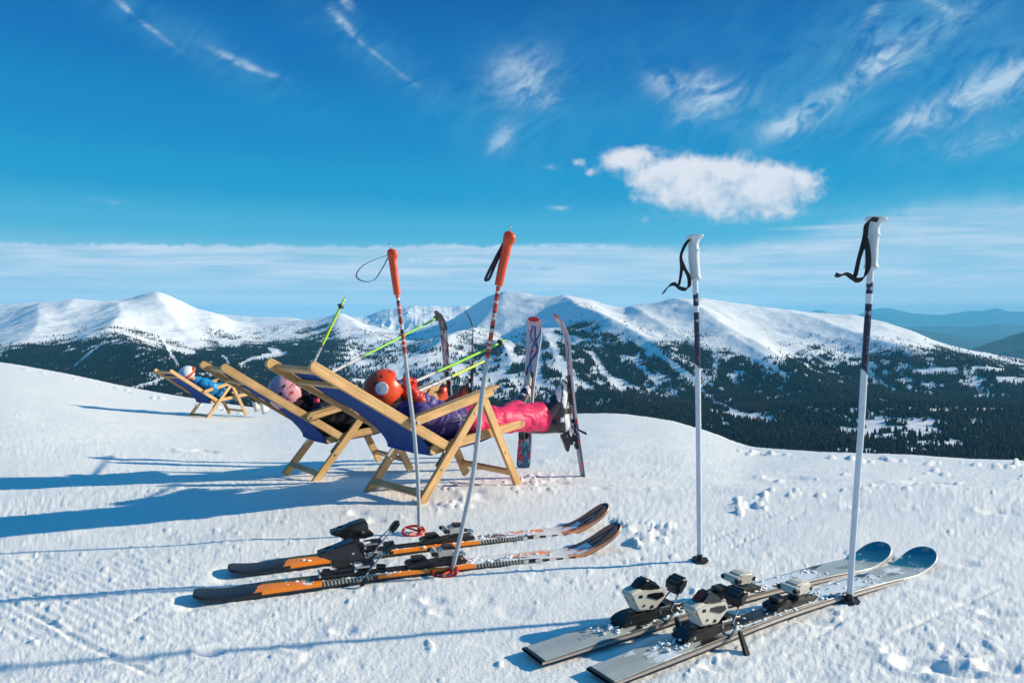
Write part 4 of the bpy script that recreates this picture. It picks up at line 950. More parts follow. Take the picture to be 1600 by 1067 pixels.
def red_pole(label, pts, Y, strap, flip):
    P = smooth_path(path_px(pts, Y), 260); base = P[0].copy(); root = empty('ski_pole', tuple(base)); tag(root, label, 'ski pole', 'red-gripped ski poles stuck in the snow')
    Lt = np.linalg.norm(np.diff(P, axis=0), axis=1).sum(); k = 1.27 / Lt
    RD = K(.5, .05, .025); BK = K(.02, .015, .02); AL = K(.42, .45, .47); WT = K(.7, .68, .66)
    g = Lt * .842; bands = [(Lt * .635, g, RD)]
    rm = lambda f_: .635 + (f_ - .53) * .205 / .31
    for f0, f1, c in ((.552, .558, BK), (.57, .577, WT), (.598, .606, WT), (.64, .735, BK), (.775, .782, WT), (.80, .812, BK), (.818, .826, WT)): bands.append((Lt * rm(f0), Lt * rm(f1), c))
    c, d = band_cols(P, bands, AL)
    m = (d > Lt * rm(.64)) & (d < Lt * rm(.735)); nz = vn2(d * 220, d * 0, 3); c[m & (nz > .55)] = WT * .8; c[m & (nz < .2)] = RD
    c += 0
    rad = np.interp(d / Lt, [0, .03, .5, 1], [.006, .0085, .0092, .0078])
    Q = P.copy(); dirb = (P[0] - P[3]) / np.linalg.norm(P[0] - P[3]); P2 = np.concatenate([[P[0] + dirb * .06], P]); 
    tube('shaft', P2, np.r_[.002, rad], POLEMAT, root, 14, np.concatenate([[K(.2, .2, .2)], c]), base)
    i0 = int(np.searchsorted(d, g)); pA, pB = P[i0], P[-1]; fr = np.array([1.0 * flip, -.25, 0])
    prof = dense([(0, .0135, .0125, 0), (.02, .0145, .0135, 0), (.2, .0150, .0140, 0), (.45, .0155, .0145, .0), (.62, .0165, .015, .001), (.76, .0165, .0155, .001), (.86, .0215, .018, .004), (.94, .022, .018, .004), (1.0, .016, .014, .001), (1.03, .006, .006, 0)], 60)
    grip('grip', pA, pB, prof, mat('red_rubber', (.72, .07, .018), .42, var=.1, bump=.0006, bscale=300), root, base, fr)
    topd = (pB - pA) / np.linalg.norm(pB - pA)
    tube('tip_wire', [pB + topd * .002, pB + topd * .02, pB + topd * .028 + np.array([-.002, 0, 0])], .0022, STEEL, root, 8, None, base)
    S = strap(pB, Y); ribbon('strap', S[0], S[1], .014, mat('striped_webbing', (.03, .02, .045), .75, var=.9, scale=40), root, base, n=90, thick=.0009)
    # hoop basket lying just on the snow
    bm = bmesh.new(); n = 40; cx, cy, cz = (-.024, -.014, .018)
    pts_ = [(.048 * math.cos(a), .040 * math.sin(a), .012 * math.sin(a) - .004) for a in np.linspace(0, 2 * math.pi, n)]
    V, Fc = tubeV([(x + cx, y + cy, z + cz) for x, y, z in pts_], .0058, 10); 
    vs = [bm.verts.new(v) for v in V]
    for f in Fc: bm.faces.new([vs[i] for i in f])
    for a in (0.3, 2.4, 4.4): cyl(bm, (cx + .046 * math.cos(a), cy + .038 * math.sin(a), cz + .01 * math.sin(a)), (0, 0, .008), .0045, 8)
    cyl(bm, (0, 0, -.012), (0, 0, .03), .0095, 14, .0085); from_bm('basket', bm, mat('red_plastic', (.6, .03, .012), .22, coat=.4, var=.12), root)
    return root
YA = 1055.5 / 335; YB = 1055.5 / 398
def strapA(t, Y):
    q = [(607, 399), (596, 402), (572, 412), (559, 424), (558, 434), (570, 440), (585, 437), (597, 420), (606, 403)]
    return [at(x, y, Y + .006 * math.sin(i)) for i, (x, y) in enumerate(q)], [(.1, 1, .15)] * len(q)
def strapB(t, Y):
    q = [(794, 366), (788, 378), (776, 400), (764, 424), (759, 436), (763, 438), (773, 415), (784, 390), (791, 372)]
    return [at(x, y, Y + .006 * (i > 4)) for i, (x, y) in enumerate(q)], [(1, .5, .3)] * len(q)
red_pole('left ski pole with red grip and its strap held out in a loop', [(655, 833), (654, 780), (652, 735), (646, 665), (638, 600), (630, 530), (620, 455), (611, 391)], YA, strapA, 1)
red_pole('right ski pole with red grip and its strap hanging folded flat', [(705, 895), (714, 860), (722, 825), (737, 755), (747, 680), (754, 610), (768, 520), (781, 435), (796, 364)], YB, strapB, 1)

def white_pole(label, pts, Y, strap, seed):
    P = smooth_path(path_px(pts, Y), 320); base = P[0].copy(); root = empty('ski_pole', tuple(base)); tag(root, label, 'ski pole', 'white ski poles stuck in the snow')
    d = np.r_[0, np.cumsum(np.linalg.norm(np.diff(P, axis=0), axis=1))]; Lt = d[-1]
    WT = K(.66, .70, .74); NV = K(.008, .009, .05); y0 = pts[0][1]; y1 = pts[-1][1]; fr = lambda py: (y0 - py) / (y0 - y1) * Lt
    sides = 28; V, Fc = tubeV(P, np.interp(d / Lt, [0, .55, .6, 1], [.0098, .0105, .0108, .0105]), sides)
    c = np.tile(WT, (len(P), sides, 1)); dd = np.repeat(d[:, None], sides, 1); th = np.tile(np.arange(sides) / sides * 2 * np.pi, (len(P), 1))
    B = (572, 487, 478, 459) if seed == 1 else (580, 474, 458, 442)
    c[(dd > fr(B[0]) + .012 * np.sin(th)) & (dd < fr(B[1]))] = NV; c[(dd > fr(B[2])) & (dd < fr(B[3]) + .004 * np.sin(th * 2))] = NV
    # swirl emblem and small print on the navy bands
    for py_, sc_ in ((B[1] + 14, 1.0), ((B[2] + B[3]) / 2, .8)):
        s0 = fr(py_); 
        for ph in np.linspace(0, 2 * np.pi, 5)[:-1]:
            a = (dd - s0) / (.011 * sc_); b = (((th - ph + np.pi) % (2 * np.pi)) - np.pi) / .62; r_ = np.hypot(a, b); an = np.arctan2(b, a)
            c[(np.abs(r_ - .5 - .12 * an / np.pi) < .12) & (r_ < .8)] = WT; c[(np.abs(a + .2 * b - .1) < .16) & (np.abs(b - .5) < .4)] = WT
    nz = vn2(dd.ravel() * 260, th.ravel() * 5, 5).reshape(dd.shape); c[(dd > fr(B[0]) + .02) & (dd < fr(B[1]) - .05) & (np.abs(np.sin(th * 2)) < .22) & (nz > .66)] = K(.3, .32, .4)
    tk = fr(650 if seed == 1 else 800); c[(dd > tk) & (dd < tk + .012) & (nz > .45) & (np.mod(dd * 260, 1) > .5)] = K(.06, .06, .1)
    c[dd < .028] = K(.10, .10, .11)
    V = V - base; n = len(P); me = np_mesh('shaft', V, Fc, c.reshape(-1, 3)); link('shaft', me, POLEMAT, root)
    bm = bmesh.new(); cyl(bm, (0, 0, .012), (0, 0, -.03), .0075, 10, .003); from_bm('tip', bm, STEEL, root)
    bm = bmesh.new()
    for a, r in (((0), 0),): pass
    k = 10; ring = [bm.verts.new(((.031 + .004 * (i % 2)) * math.cos(i * math.pi / k), (.031 + .004 * (i % 2)) * math.sin(i * math.pi / k), .006 + .003 * math.sin(i * 1.3))) for i in range(2 * k)]; f = bm.faces.new(ring); e = bmesh.ops.extrude_face_region(bm, geom=[f]); bmesh.ops.translate(bm, vec=(0, 0, .007), verts=[g for g in e['geom'] if isinstance(g, bmesh.types.BMVert)])
    cyl(bm, (0, 0, .004), (0, 0, .034), .016, 16, .010); from_bm('basket', bm, BLACK, root)
    g0 = at(*strap['g0'], Y); g1 = at(*strap['g1'], Y)
    prof = [(0, .011, .011, 0), (.015, .0155, .0145, 0), (.06, .0165, .015, .001), (.12, .0145, .014, .0), (.3, .0145, .014, -.001), (.5, .0150, .0145, -.002), (.63, .0148, .0142, .0), (.66, .0165, .0145, .002), (.69, .0150, .014, .0), (.78, .0142, .0142, -.001), (.88, .0165, .0155, .002), (.945, .0225, .0175, .005), (.985, .025, .0185, .006), (1.0, .0215, .0165, .005), (1.012, .010, .009, .003)]
    PR = dense(prof, 150)
    if True:
        t = PR[:, 0]; PR[:, 1] += .0007 * np.sign(np.sin(t * 150)) * ((t > .12) & (t < .8)) * .6
    grip('grip', g0, g1, PR, mat('white_rubber', (.62, .66, .68), .5, var=.06), root, base, (1, -.35, 0), 32, 1.38)
    for q, w, wd in strap['ribbons']: ribbon('strap', [at(x, y, Y + dy) for x, y, dy in q], wd, w, STRAPB, root, base, n=70, thick=.0012)
    return root
white_pole('left white ski pole, standing behind the bindings of the pale skis', [(1093, 878), (1092, 760), (1091, 640), (1089, 520), (1086, 436)], 1055.5 / 380,
           dict(g0=(1086.5, 438), g1=(1083, 368), ribbons=[([(1077, 374, -.02), (1070, 384, -.02), (1064, 400, -.02), (1065, 420, -.02), (1062, 440, -.02), (1060, 446, -.02)], .015, [(1, -.6, .3), (.7, -.8, 0), (.5, -1, .1), (.6, -.8, .1), (.4, -1, .1), (.6, -.6, .3)]),
                                                       ([(1064, 405, -.025), (1070, 420, -.03), (1076, 432, -.03), (1077, 446, -.03), (1072, 452, -.03), (1062, 450, -.03), (1054, 444, -.03), (1046, 446, -.03), (1040, 453, -.03), (1036, 459, -.03)], .015, [(.6, -1, 0), (.6, -.8, .1), (.8, -.6, .2), (1, -.6, .3), (.5, -.4, 1), (.2, -.4, 1), (.2, -.5, 1), (.6, -.4, 1), (1, -.4, .8), (1, -.4, .8)])]), 1)
white_pole('right white ski pole, standing in front of the blue ski tips', [(1327, 942), (1332, 860), (1339, 760), (1346, 660), (1351, 570), (1357, 480), (1360, 418)], 1055.5 / 444,
           dict(g0=(1360.5, 421), g1=(1366, 340), ribbons=[([(1372, 344, -.03), (1361, 343, -.035), (1354, 352, -.03), (1352, 368, -.03), (1348, 385, -.03), (1342, 405, -.03), (1337, 428, -.03), (1334, 434, -.03)], .016, [(.3, -.5, 1), (.5, -.6, .8), (1, -.5, .2), (1, -.6, 0), (.8, -.8, 0), (.5, -1, .1), (.5, -.8, .1), (.6, -.6, .3)]),
                                                       ([(1352, 372, -.035), (1355, 385, -.04), (1357, 402, -.04), (1356, 420, -.04), (1350, 434, -.04), (1340, 438, -.04), (1332, 434, -.04), (1322, 428, -.04), (1312, 431, -.04), (1305, 429, -.04)], .017, [(1, -.8, 0), (1, -.6, .0), (1, -.5, .1), (1, -.5, .3), (.5, -.4, 1), (.2, -.4, 1), (.2, -.5, 1), (.1, -1, .5), (.1, -1, .6), (.1, -.8, 1)])]), 2)

def lime_pole(label, pA, pB, col, group, lime_to, basket=True, greyg=True):
    """pA handle end -> pB point, both world"""
    pA = np.array(pA); pB = np.array(pB); L = np.linalg.norm(pB - pA); n = 60; t = np.linspace(0, 1, n); P = pA + (pB - pA) * t[:, None]; P[:, 2] -= .004 * np.sin(np.pi * t)
    root = empty('ski_pole', tuple(pA)); tag(root, label, 'ski pole', group)
    c = np.tile(K(.55, .56, .58), (n, 1)); c[t > lime_to] = col; c[(t > lime_to - .03) & (t < lime_to)] = K(.12, .12, .13)
    c[(np.mod(t * 23, 1) > .7) & (t < lime_to - .05) & (t > .2)] = K(.28, .29, .31)
    tube('shaft', P, np.interp(t, [0, lime_to, 1], [.0095, .0092, .0078]), POLEMAT, root, 12, c, pA)
    d = (pB - pA) / L; tube('point', [pB, pB + d * .03], [.0045, .0015], STEEL, root, 8, None, pA)
    if basket:
        q = pB - d * .055; M = mat_from(q - pA, np.cross(d, [0.3, .2, 1]), d); bm = bmesh.new(); cyl(bm, (0, 0, -.006), (0, 0, .008), .024, 20, .020); cyl(bm, (0, 0, -.02), (0, 0, .01), .010, 12); from_bm('basket', bm, mat('grey_plastic', (.05, .07, .07), .5), root, M=M)
    M = mat_from(np.zeros(3), np.cross(d, [0.3, .2, 1]), d); bm = bmesh.new(); cyl(bm, (0, 0, -.05), (0, 0, .07), .0145, 16, .012); from_bm('grip', bm, mat('orange_rubber', (.5, .07, .02), .5) if greyg else BLACK, root, M=M)
    return root
f0, U0, N0 = frame(0); f1, Uc1, Nc1 = frame(1)
LG = K(.22, .62, .015); LY = K(.52, .75, .03)
gp = 'lime green ski poles held by the children'
def planept(px, py, fr, w):
    o = fr(0, w, 0); i = [0, 1][fr is f1]; Nn = N0 if fr is f0 else Nc1
    d = ray(px, py); t = np.dot(o - O, Nn) / np.dot(d, Nn); return O + d * t
lime_pole('bright green ski pole with grey handle half, crossing behind the right red pole', planept(632, 603, f0, -.33), planept(789, 532, f0, -.40), LG, gp, .29)
lime_pole('yellow-green ski pole, shortest and lowest of the three slanting ones', planept(640, 617, f0, -.24), planept(761, 562, f0, -.30), LY, gp, .52, basket=False)
lime_pole('long green ski pole slanting up to the black tip of the graffiti ski', planept(478, 602, f1, -.30), planept(688, 494, f1, -.75), LG, gp, .38)
lime_pole('yellow-green ski pole standing steeply with its basket up against the sky', planept(470, 607, f1, -.16), planept(538, 467, f1, -.18), LY, gp, .48)

# ================================================================ PEOPLE
def face_extra(c, r, up, fwd):
    """nose, brow and chin of a head lying back; up = crown direction, fwd = face direction"""
    side = np.cross(up, fwd)
    def f(bm):
        for off, rr in ((fwd * r * .95 - up * r * .12, r * .16), (fwd * r * .8 - up * r * .75, r * .28), (fwd * r * .86 - up * r * .42, r * .17), (fwd * r * .84 + up * r * .12, r * .2), (side * r * .92 - up * .1 * r, r * .15), (-side * r * .92 - up * .1 * r, r * .15), (fwd * r * .62 - up * r * .35 + side * r * .4, r * .32), (fwd * r * .62 - up * r * .35 - side * r * .4, r * .32)):
            bmesh.ops.create_icosphere(bm, subdivisions=2, radius=rr, matrix=Matrix.Translation(c + off))
    return f
def ellip(name, c, A, up, fwd, m, root, off, cutf=None, vents=None, colf=None, sub=5):
    """helmet shell: ellipsoid with axes, opening cut for the face and rim"""
    side = np.cross(up, fwd); bm = bmesh.new(); bmesh.ops.create_icosphere(bm, subdivisions=sub, radius=1.0)
    L = [np.array(v.co) for v in bm.verts]
    kill = [v for v, p in zip(bm.verts, L) if cutf(p)]
    bmesh.ops.delete(bm, geom=kill, context='VERTS')
    for v in bm.verts:
        p = np.array(v.co); v.co = Vector(c + fwd * p[0] * A[0] + side * p[1] * A[1] + up * p[2] * A[2] - off)
    me = bpy.data.meshes.new(name); bm.to_mesh(me); bm.free()
    if colf:
        n = len(me.vertices); V = np.empty(n * 3, np.float32); me.vertices.foreach_get('co', V); V = V.reshape(-1, 3) + off - c
        q = np.stack([V @ fwd / A[0], V @ side / A[1], V @ up / A[2]], 1); a = me.color_attributes.new('Col', 'FLOAT_COLOR', 'POINT'); cc = np.ones((n, 4), np.float32); cc[:, :3] = colf(q); a.data.foreach_set('color', cc.ravel())
    o = link(name, me, m, root); md = o.modifiers.new('shell', 'SOLIDIFY'); md.thickness = .010; md.offset = -1; return o
def glove(name, wrist, palm_dir, curl_dir, spread, root, off, m, s=.85):
    """palm with four unequal bent fingers and a thumb from its side, closed round a pole"""
    w = np.array(wrist); d = np.array(palm_dir, float); d /= np.linalg.norm(d); c = np.array(curl_dir, float); c -= d * (c @ d); c /= np.linalg.norm(c); sd = np.cross(d, c)
    S = [(w - d * .02 * s, .030 * s, w + d * .045 * s, .031 * s), (w + d * .03 * s + sd * .02 * s, .022 * s, w + d * .06 * s + sd * .022 * s, .018 * s), (w + d * .03 * s - sd * .02 * s, .022 * s, w + d * .06 * s - sd * .022 * s, .018 * s)]
    for k, ln in zip((-1.5, -.5, .5, 1.5), (.75, 1.0, .95, .8)):
        a = w + d * .07 * s + sd * k * .0195 * s; b = a + (d * .55 + c * .8) * .034 * ln * s; e = b + (-d * .35 + c * .9) * .030 * ln * s; g = e + (-d * .95 + c * .1) * .022 * ln * s
        S += [(a, .0115 * s, b, .0110 * s), (b, .0110 * s, e, .0102 * s), (e, .0102 * s, g, .0095 * s)]
    a = w + d * .012 * s + sd * .028 * s; b = a + (sd * .6 + d * .5 + c * .5) * .036 * s; e = b + (d * .5 + c * .8 - sd * .4) * .030 * s
    S += [(a, .015 * s, b, .0125 * s), (b, .0125 * s, e, .0105 * s)]
    return organic(name, S, m, root, off, voxel=.0042, smooth=3, noise=.0012, nscale=60)
def boot(name, M, m, root, off, s=.9, buckle=True, bm_=None, shell2=None):
    """ski boot in the ski's frame: x towards the toe, z away from the ski"""
    Rm = np.array(M.to_3x3()); o0 = np.array(M.translation)
    W = lambda x, y, z: o0 + Rm @ (np.array([x, y, z]) * s)
    def ex(bm):
        box_ = bmesh.new(); prism(box_, [(-.13, .012), (.17, .012), (.175, .03), (-.135, .03)], -.032, .032, .004); box_.transform(Matrix.Scale(s, 4)); box_.transform(M)
        me = bpy.data.meshes.new('t'); box_.to_mesh(me); box_.free(); bm.from_mesh(me); bpy.data.meshes.remove(me)
    S = [(W(-.09, 0, .065), .046 * s, W(.10, 0, .055), .040 * s), (W(.09, 0, .05), .041 * s, W(.135, 0, .042), .030 * s), (W(-.085, 0, .08), .048 * s, W(-.065, 0, .20), .058 * s), (W(-.065, 0, .20), .058 * s, W(-.045, 0, .27), .062 * s), (W(.06, 0, .085), .052 * s, W(-.03, 0, .20), .062 * s), (W(.10, 0, .06), .047 * s, W(-.08, 0, .09), .056 * s)]
    def cf(V, N):
        q = (V - o0) @ Rm / s; c = np.tile(bm_, (len(V), 1)); 
        if shell2 is not None:
            g = vn2(q[:, 0] * 22 + 3, q[:, 2] * 26, 3); c[(q[:, 2] < .06) & (q[:, 0] < -.02)] = shell2; c[(g > .52) & (q[:, 0] > -.06) & (np.abs(np.sin(q[:, 2] * 70 + q[:, 0] * 20)) > .35)] = shell2
        c[q[:, 2] < .022] = K(.02, .02, .02); return c
    o = organic(name, S, colmat('boot_shell', .3, .3), root, off, voxel=.006, smooth=4, extra=ex, colfn=cf)
    bm = bmesh.new()
    for z_, x_ in ((.10, .045), (.14, .02), (.19, -.002), (.235, -.0)):
        for k in range(2): box(bm, (x_ - .01 * k, -.043 + .012 * k, z_ + .006 * k), (.035, .012, .009), .002)
        box(bm, (x_ + .02, 0, z_), (.012, .07, .010), .002)
    bm.transform(Matrix.Scale(s, 4)); bm.transform(M); bm.transform(Matrix.Translation(Vector(-np.array(off)))); from_bm('buckles', bm, mat('buckle_alloy', (.6, .6, .62), .3, .6), o)
    return o
def person(fr, U, label, helmet_c, hr, colj, colp, w0=-.235, skis=None, bootcols=None, arms=True, hands=None, pose=None, gl=None, gogg=False, shift=0):
    up3 = np.array([0, 0, 1.]); hip = fr(.50, w0, .335); base = hip.copy()
    root = empty('person', tuple(base)); tag(root, label, 'person')
    off = base; hc = helmet_c; sp = (hip - hc); sp[2] = sp[2]; neck_d = (hip - hc) / np.linalg.norm(hip - hc)
    Nn = np.cross(U, up3)       # towards the camera side
    bd = lambda f_, dz: hc + (hip - hc) * f_ + np.array([0, 0, dz])
    sh = bd(.30, -.055); chest = bd(.46, -.045); belly = bd(.74, -.03)
    shL = sh + Nn * .125; shR = sh - Nn * .125
    hl = fr(.52, w0 + .075, .335); hr_ = fr(.52, w0 - .075, .335)
    kn = pose['knees']; an = pose['ankles']; el = pose['elbows']; wr = pose['wrists']
    crown = -neck_d * .6 + up3 * .35; crown /= np.linalg.norm(crown); face = U * .55 + up3 * .75; face -= crown * (face @ crown); face /= np.linalg.norm(face)
    hd = hr * .80
    body = [(hc + crown * .0, hd, hc - crown * hd * .35 + face * .01, hd * .82), (hc - crown * hd * .4, .042, sh, .05), (sh, .07, chest, .082), (chest, .082, belly, .075), (belly, .075, hip, .08), (sh, .05, shL, .04), (sh, .05, shR, .04)]
    for a, b, c_ in ((shL, el[0], wr[0]), (shR, el[1], wr[1])): body += [(a, .036, b, .029), (b, .028, c_, .02)]
    for a, b, c_ in ((hl, kn[0], an[0]), (hr_, kn[1], an[1])): body += [(a, .068, b, .045), (b, .044, c_, .028)]
    organic('body', body, SKIN, root, off, voxel=.008, smooth=3, extra=face_extra(hc, hd, crown, face))
    j = [(bd(.22, -.045), .066, chest, .105), (chest, .105, belly, .10), (belly, .10, fr(.56, w0, .335), .098), (sh, .075, shL, .060), (sh, .075, shR, .060)]
    for a, b, c_ in ((shL, el[0], wr[0]), (shR, el[1], wr[1])): j += [(a, .060, b, .050), (b, .050, c_, .038)]
    return root, off, hc, crown, face, j, (hl, hr_), sh, chest, belly
# --- child in the orange helmet
hc = np.array(planept(599, 610, f0, -.235)); wr1 = np.array(planept(652, 622, f0, -.16)); el1 = np.array(planept(698, 645, f0, -.10))
def ankle(M, s, a=-.062, z=.22): 
    Rm = np.array(M.to_3x3()); return np.array(M.translation) + Rm @ (np.array([a, 0, z]) * s)
def bootM(Mski, x, z=.03): return Mski @ Matrix.Translation((x, 0, z))
b1 = bootM(U1, .47); b2 = bootM(U2, .485)
an = [ankle(b2, .95), ankle(b1, .95)]
kn = [planept(790, 655, f0, -.14), planept(795, 648, f0, -.36)]
root, off, hc, crown, face, jk, hips, sh, chest, belly = person(f0, U0, 'child in orange helmet, purple puffer jacket and shiny pink trousers lying in deck chair', hc, .108, None, None,
    pose=dict(knees=kn, ankles=an, elbows=[el1, f0(.34, -.40, .47)], wrists=[wr1, f0(.13, -.33, .585)]))
PURP = mat('purple_nylon', (.085, .055, .24), .5, spec=.35, var=.2, sheen=.1)
organic('jacket', jk, PURP, root, off, voxel=.0065, puff=(.046, .009), crease=.011, cscale=17, noise=.004, nscale=30, smooth=3)
PINK = mat('pink_shell', (.80, .03, .13), .5, spec=.35, var=.08, bump=.0008, bscale=60)
hl, hr_ = hips
cuA = planept(843, 651, f0, -.12); cuD = (cuA - kn[0]) / np.linalg.norm(cuA - kn[0])
pt = [(f0(.50, -.235, .335), .096, f0(.60, -.235, .35), .094), (hl, .084, kn[0], .074), (hr_, .084, kn[1], .074), (kn[0], .076, cuA + cuD * .06, .098), (kn[1], .074, an[1], .080)]
organic('trousers', pt, PINK, root, off, voxel=.006, crease=.013, cscale=11, noise=.004, nscale=14, smooth=3, clips=[(cuA, cuD + np.array([0, 0, .12]))])
BKB = K(.018, .018, .022); 
boot('boot', b2, None, root, off, 1.06, bm_=BKB, shell2=K(.75, .75, .77)); boot('boot', b1, None, root, off, .9, bm_=BKB, shell2=K(.6, .55, .58))
ORH = mat('orange_shell', (.78, .055, .006), .3, coat=.3, var=.1)
def hcut(front=.45, low=-.42):
    return lambda p: (p[2] < low - .15 * p[0]) or (p[0] > front and p[2] < .30)
side0 = np.cross(crown, face)
def spots(q, C0, base, vents):
    c = np.tile(base, (len(q), 1)); qn = q / np.linalg.norm(q, axis=1)[:, None]
    for (x, y, z, rx, rz, col) in vents:
        v = np.array([x, y, z]); v = v / np.linalg.norm(v); d = qn - v; lz = np.abs(d[:, 2]); lx = np.hypot(d[:, 0], d[:, 1]); c[(lx / rx) ** 2 + (lz / rz) ** 2 < 1] = col
    return c
DK = K(.02, .004, .003)
def col_oh(q):
    v = [(.62, s * .45, .62, .10, .05, DK) for s in (-1, 1)] + [(.15, s * .5, .85, .09, .05, DK) for s in (-1, 1)] + [(-.3, s * .45, .8, .09, .05, DK) for s in (-1, 1)] + [(-.7, s * .6, .3, .10, .07, DK) for s in (-1, 1)] + [(-.75, s * .6, -.05, .08, .05, DK) for s in (-1, 1)]
    return spots(q, None, K(.80, .06, .006), v)
SHELLM = colmat('helmet_shell', .32, .3)
h = ellip('helmet', hc, (.118, .104, .112), crown, face, SHELLM, root, off, hcut(), colf=col_oh)
# white round pad on the helmet's camera side
tocam = (O - hc) / np.linalg.norm(O - hc); bm = bmesh.new(); pc = hc + np.array([-.005, -.02, .012]) + tocam * .099
nrm = tocam; Md = mat_from(pc - off, np.cross(nrm, [0, 0, 1]), nrm)
n = 40; rings = [(0, .003), (.02, .0028), (.031, .002), (.034, -.001), (.034, -.02)]
vs = []
for r_, z_ in rings[1:]: vs.append([bm.verts.new((r_ * math.cos(2 * math.pi * k / n), r_ * math.sin(2 * math.pi * k / n), z_)) for k in range(n)])
bm.faces.new(vs[0])
for a, b in zip(vs[:-1], vs[1:]):
    for k in range(n): bm.faces.new((a[k], a[(k + 1) % n], b[(k + 1) % n], b[k]))
from_bm('ear_disc', bm, mat('speckled_white', (.62, .62, .66), .45, var=.35, scale=45), root, M=Md)
S_ = [(hc - crown * .075 + face * .02 + tocam * .055, .032, hc - crown * .10 + face * .05 + tocam * .03, .028), (hc - crown * .10 + face * .05, .035, hc - crown * .075 + face * .02 - tocam * .05, .03)]
organic('helmet_padding', S_, mat('black_fleece', (.015, .015, .018), .9, bump=.001), root, off, voxel=.006)
GLO = mat('orange_glove', (.68, .035, .01), .45, var=.2, bump=.001)
glove('glove', wr1 + np.array([-.0, -.01, .0]), hc + face * .10 - wr1 + np.array([0, 0, -.02]), np.array([.1, .4, .5]), 0, root, off, GLO, 1.15)
glove('glove', f0(.13, -.33, .585), np.array(planept(640, 610, f0, -.3)) - f0(.13, -.33, .585) + np.array([0, 0, .02]), np.array([.1, .8, .2]), 0, root, off, GLO, 1.0)
organic('glove_cuff', [(wr1 + (el1 - wr1) * .05, .040, wr1 - (el1 - wr1) * .35, .036)], GLO, root, off, voxel=.006, puff=(.02, .006))
# white piping of the jacket pocket and hem
q = [planept(700, 658, f0, -.085), planept(715, 655, f0, -.085), planept(738, 650, f0, -.09)]
ribbon('pocket_zip', q, (0, 0, 1), .012, mat('white_tape', (.6, .6, .62), .5), root, off, n=20, thick=.004)
ribbon('zip_teeth', [p + np.array([0, -.006, 0]) for p in q], (0, 0, 1), .004, BLACK, root, off, n=20, thick=.003)

# --- child in the pink flowered helmet
b3 = bootM(U3, .46); b4 = bootM(U4, .46); an = [ankle(b4, .9), ankle(b3, .9)]
hc = np.array(planept(449, 612, f1, -.225)); kn = [f1(.95, -.13, .42), f1(.95, -.34, .42)]
w1 = np.array(planept(484, 600, f1, -.30)); w2 = np.array(planept(474, 606, f1, -.15))
root, off, hc, crown, face, jk, hips, sh, chest, belly = person(f1, Uc1, 'child in pink flowered helmet and black suit lying in the middle deck chair', hc, .105, None, None, w0=-.225,
    pose=dict(knees=kn, ankles=an, elbows=[f1(.30, -.08, .52), f1(.32, -.40, .52)], wrists=[w2, w1]))
BLS = mat('black_nylon', (.012, .012, .014), .42, var=.3)
organic('jacket', jk, BLS, root, off, voxel=.007, puff=(.06, .005), crease=.012, cscale=13, smooth=3)
hl, hr_ = hips
organic('trousers', [(f1(.50, -.225, .335), .095, f1(.58, -.225, .34), .095), (hl, .08, kn[0], .07), (hr_, .08, kn[1], .07), (kn[0], .07, an[0], .066), (kn[1], .07, an[1], .066)], BLS, root, off, voxel=.007, noise=.010, nscale=16, smooth=4)
OB = K(.72, .07, .012)
boot('boot', b3, None, root, off, .95, bm_=OB, shell2=OB * .8); boot('boot', b4, None, root, off, .95, bm_=OB, shell2=OB * .6)
def col_ph(q):
    v = [(-.85, s * .35, .45, .10, .12, K(.02, .01, .02)) for s in (-1, 1)] + [(-.5, s * .75, .42, .15, .07, K(.02, .01, .02)) for s in (-1, 1)] + [(-.1, s * .8, .62, .14, .06, K(.02, .01, .02)) for s in (-1, 1)] + [(-.8, s * .6, .12, .06, .09, K(.02, .01, .02)) for s in (-1, 1)] + [(-.8, s * .6, .05, .05, .04, K(.02, .01, .02)) for s in (-1, 1)] + [(.3, s * .6, .75, .1, .05, K(.02, .01, .02)) for s in (-1, 1)]
    r2 = np.random.default_rng(4)
    for k in range(170):
        t = r2.uniform(0, 1); x = -.75 + 1.3 * t + r2.normal(0, .05); z = -.12 + .5 * t + r2.normal(0, .08); r_ = r2.choice([.018, .026, .04]); s = -1 if k % 2 else 1
        v.append((x, s * .8, z, r_, r_ * .9, K(.42, .03, .05)))
    return spots(q, None, K(.82, .40, .44), v)
ellip('helmet', hc, (.124, .106, .122), crown, face, SHELLM, root, off, hcut(.4, -.45), colf=col_ph)
tocam = (O - hc) / np.linalg.norm(O - hc)
organic('helmet_padding', [(hc - crown * .06 + face * .055 + tocam * .055, .04, hc - crown * .11 + face * .06 + tocam * .02, .035), (hc - crown * .1 + face * .06, .04, hc - crown * .06 + face * .03 - tocam * .05, .04)], mat('black_fleece', (.015, .015, .018), .9), root, off, voxel=.006)
organic('ear_pad', [(hc - crown * .035 + face * .075 + tocam * .083, .018, hc - crown * .055 + face * .075 + tocam * .083, .016)], mat('pale_pad', (.6, .5, .45), .6), root, off, voxel=.004)
pA, pB = planept(494, 622, f1, -.10), planept(497, 645, f1, -.10)
ribbon('pink_panel', [pA, (pA + pB) / 2 + np.array([0.0, -.012, 0]), pB + np.array([0, -.016, 0])], (1, .2, 0), .04, mat('magenta_cloth', (.72, .015, .10), .5), root, off, n=24, thick=.003)
for w_, tgt in ((w1, -.30), (w2, -.15)): glove('glove', w_ + np.array([.01, 0, -.02]), np.array([-.25, .0, .25]), np.array([.3, .8, .2]), 0, root, off, BLS, 1.0)

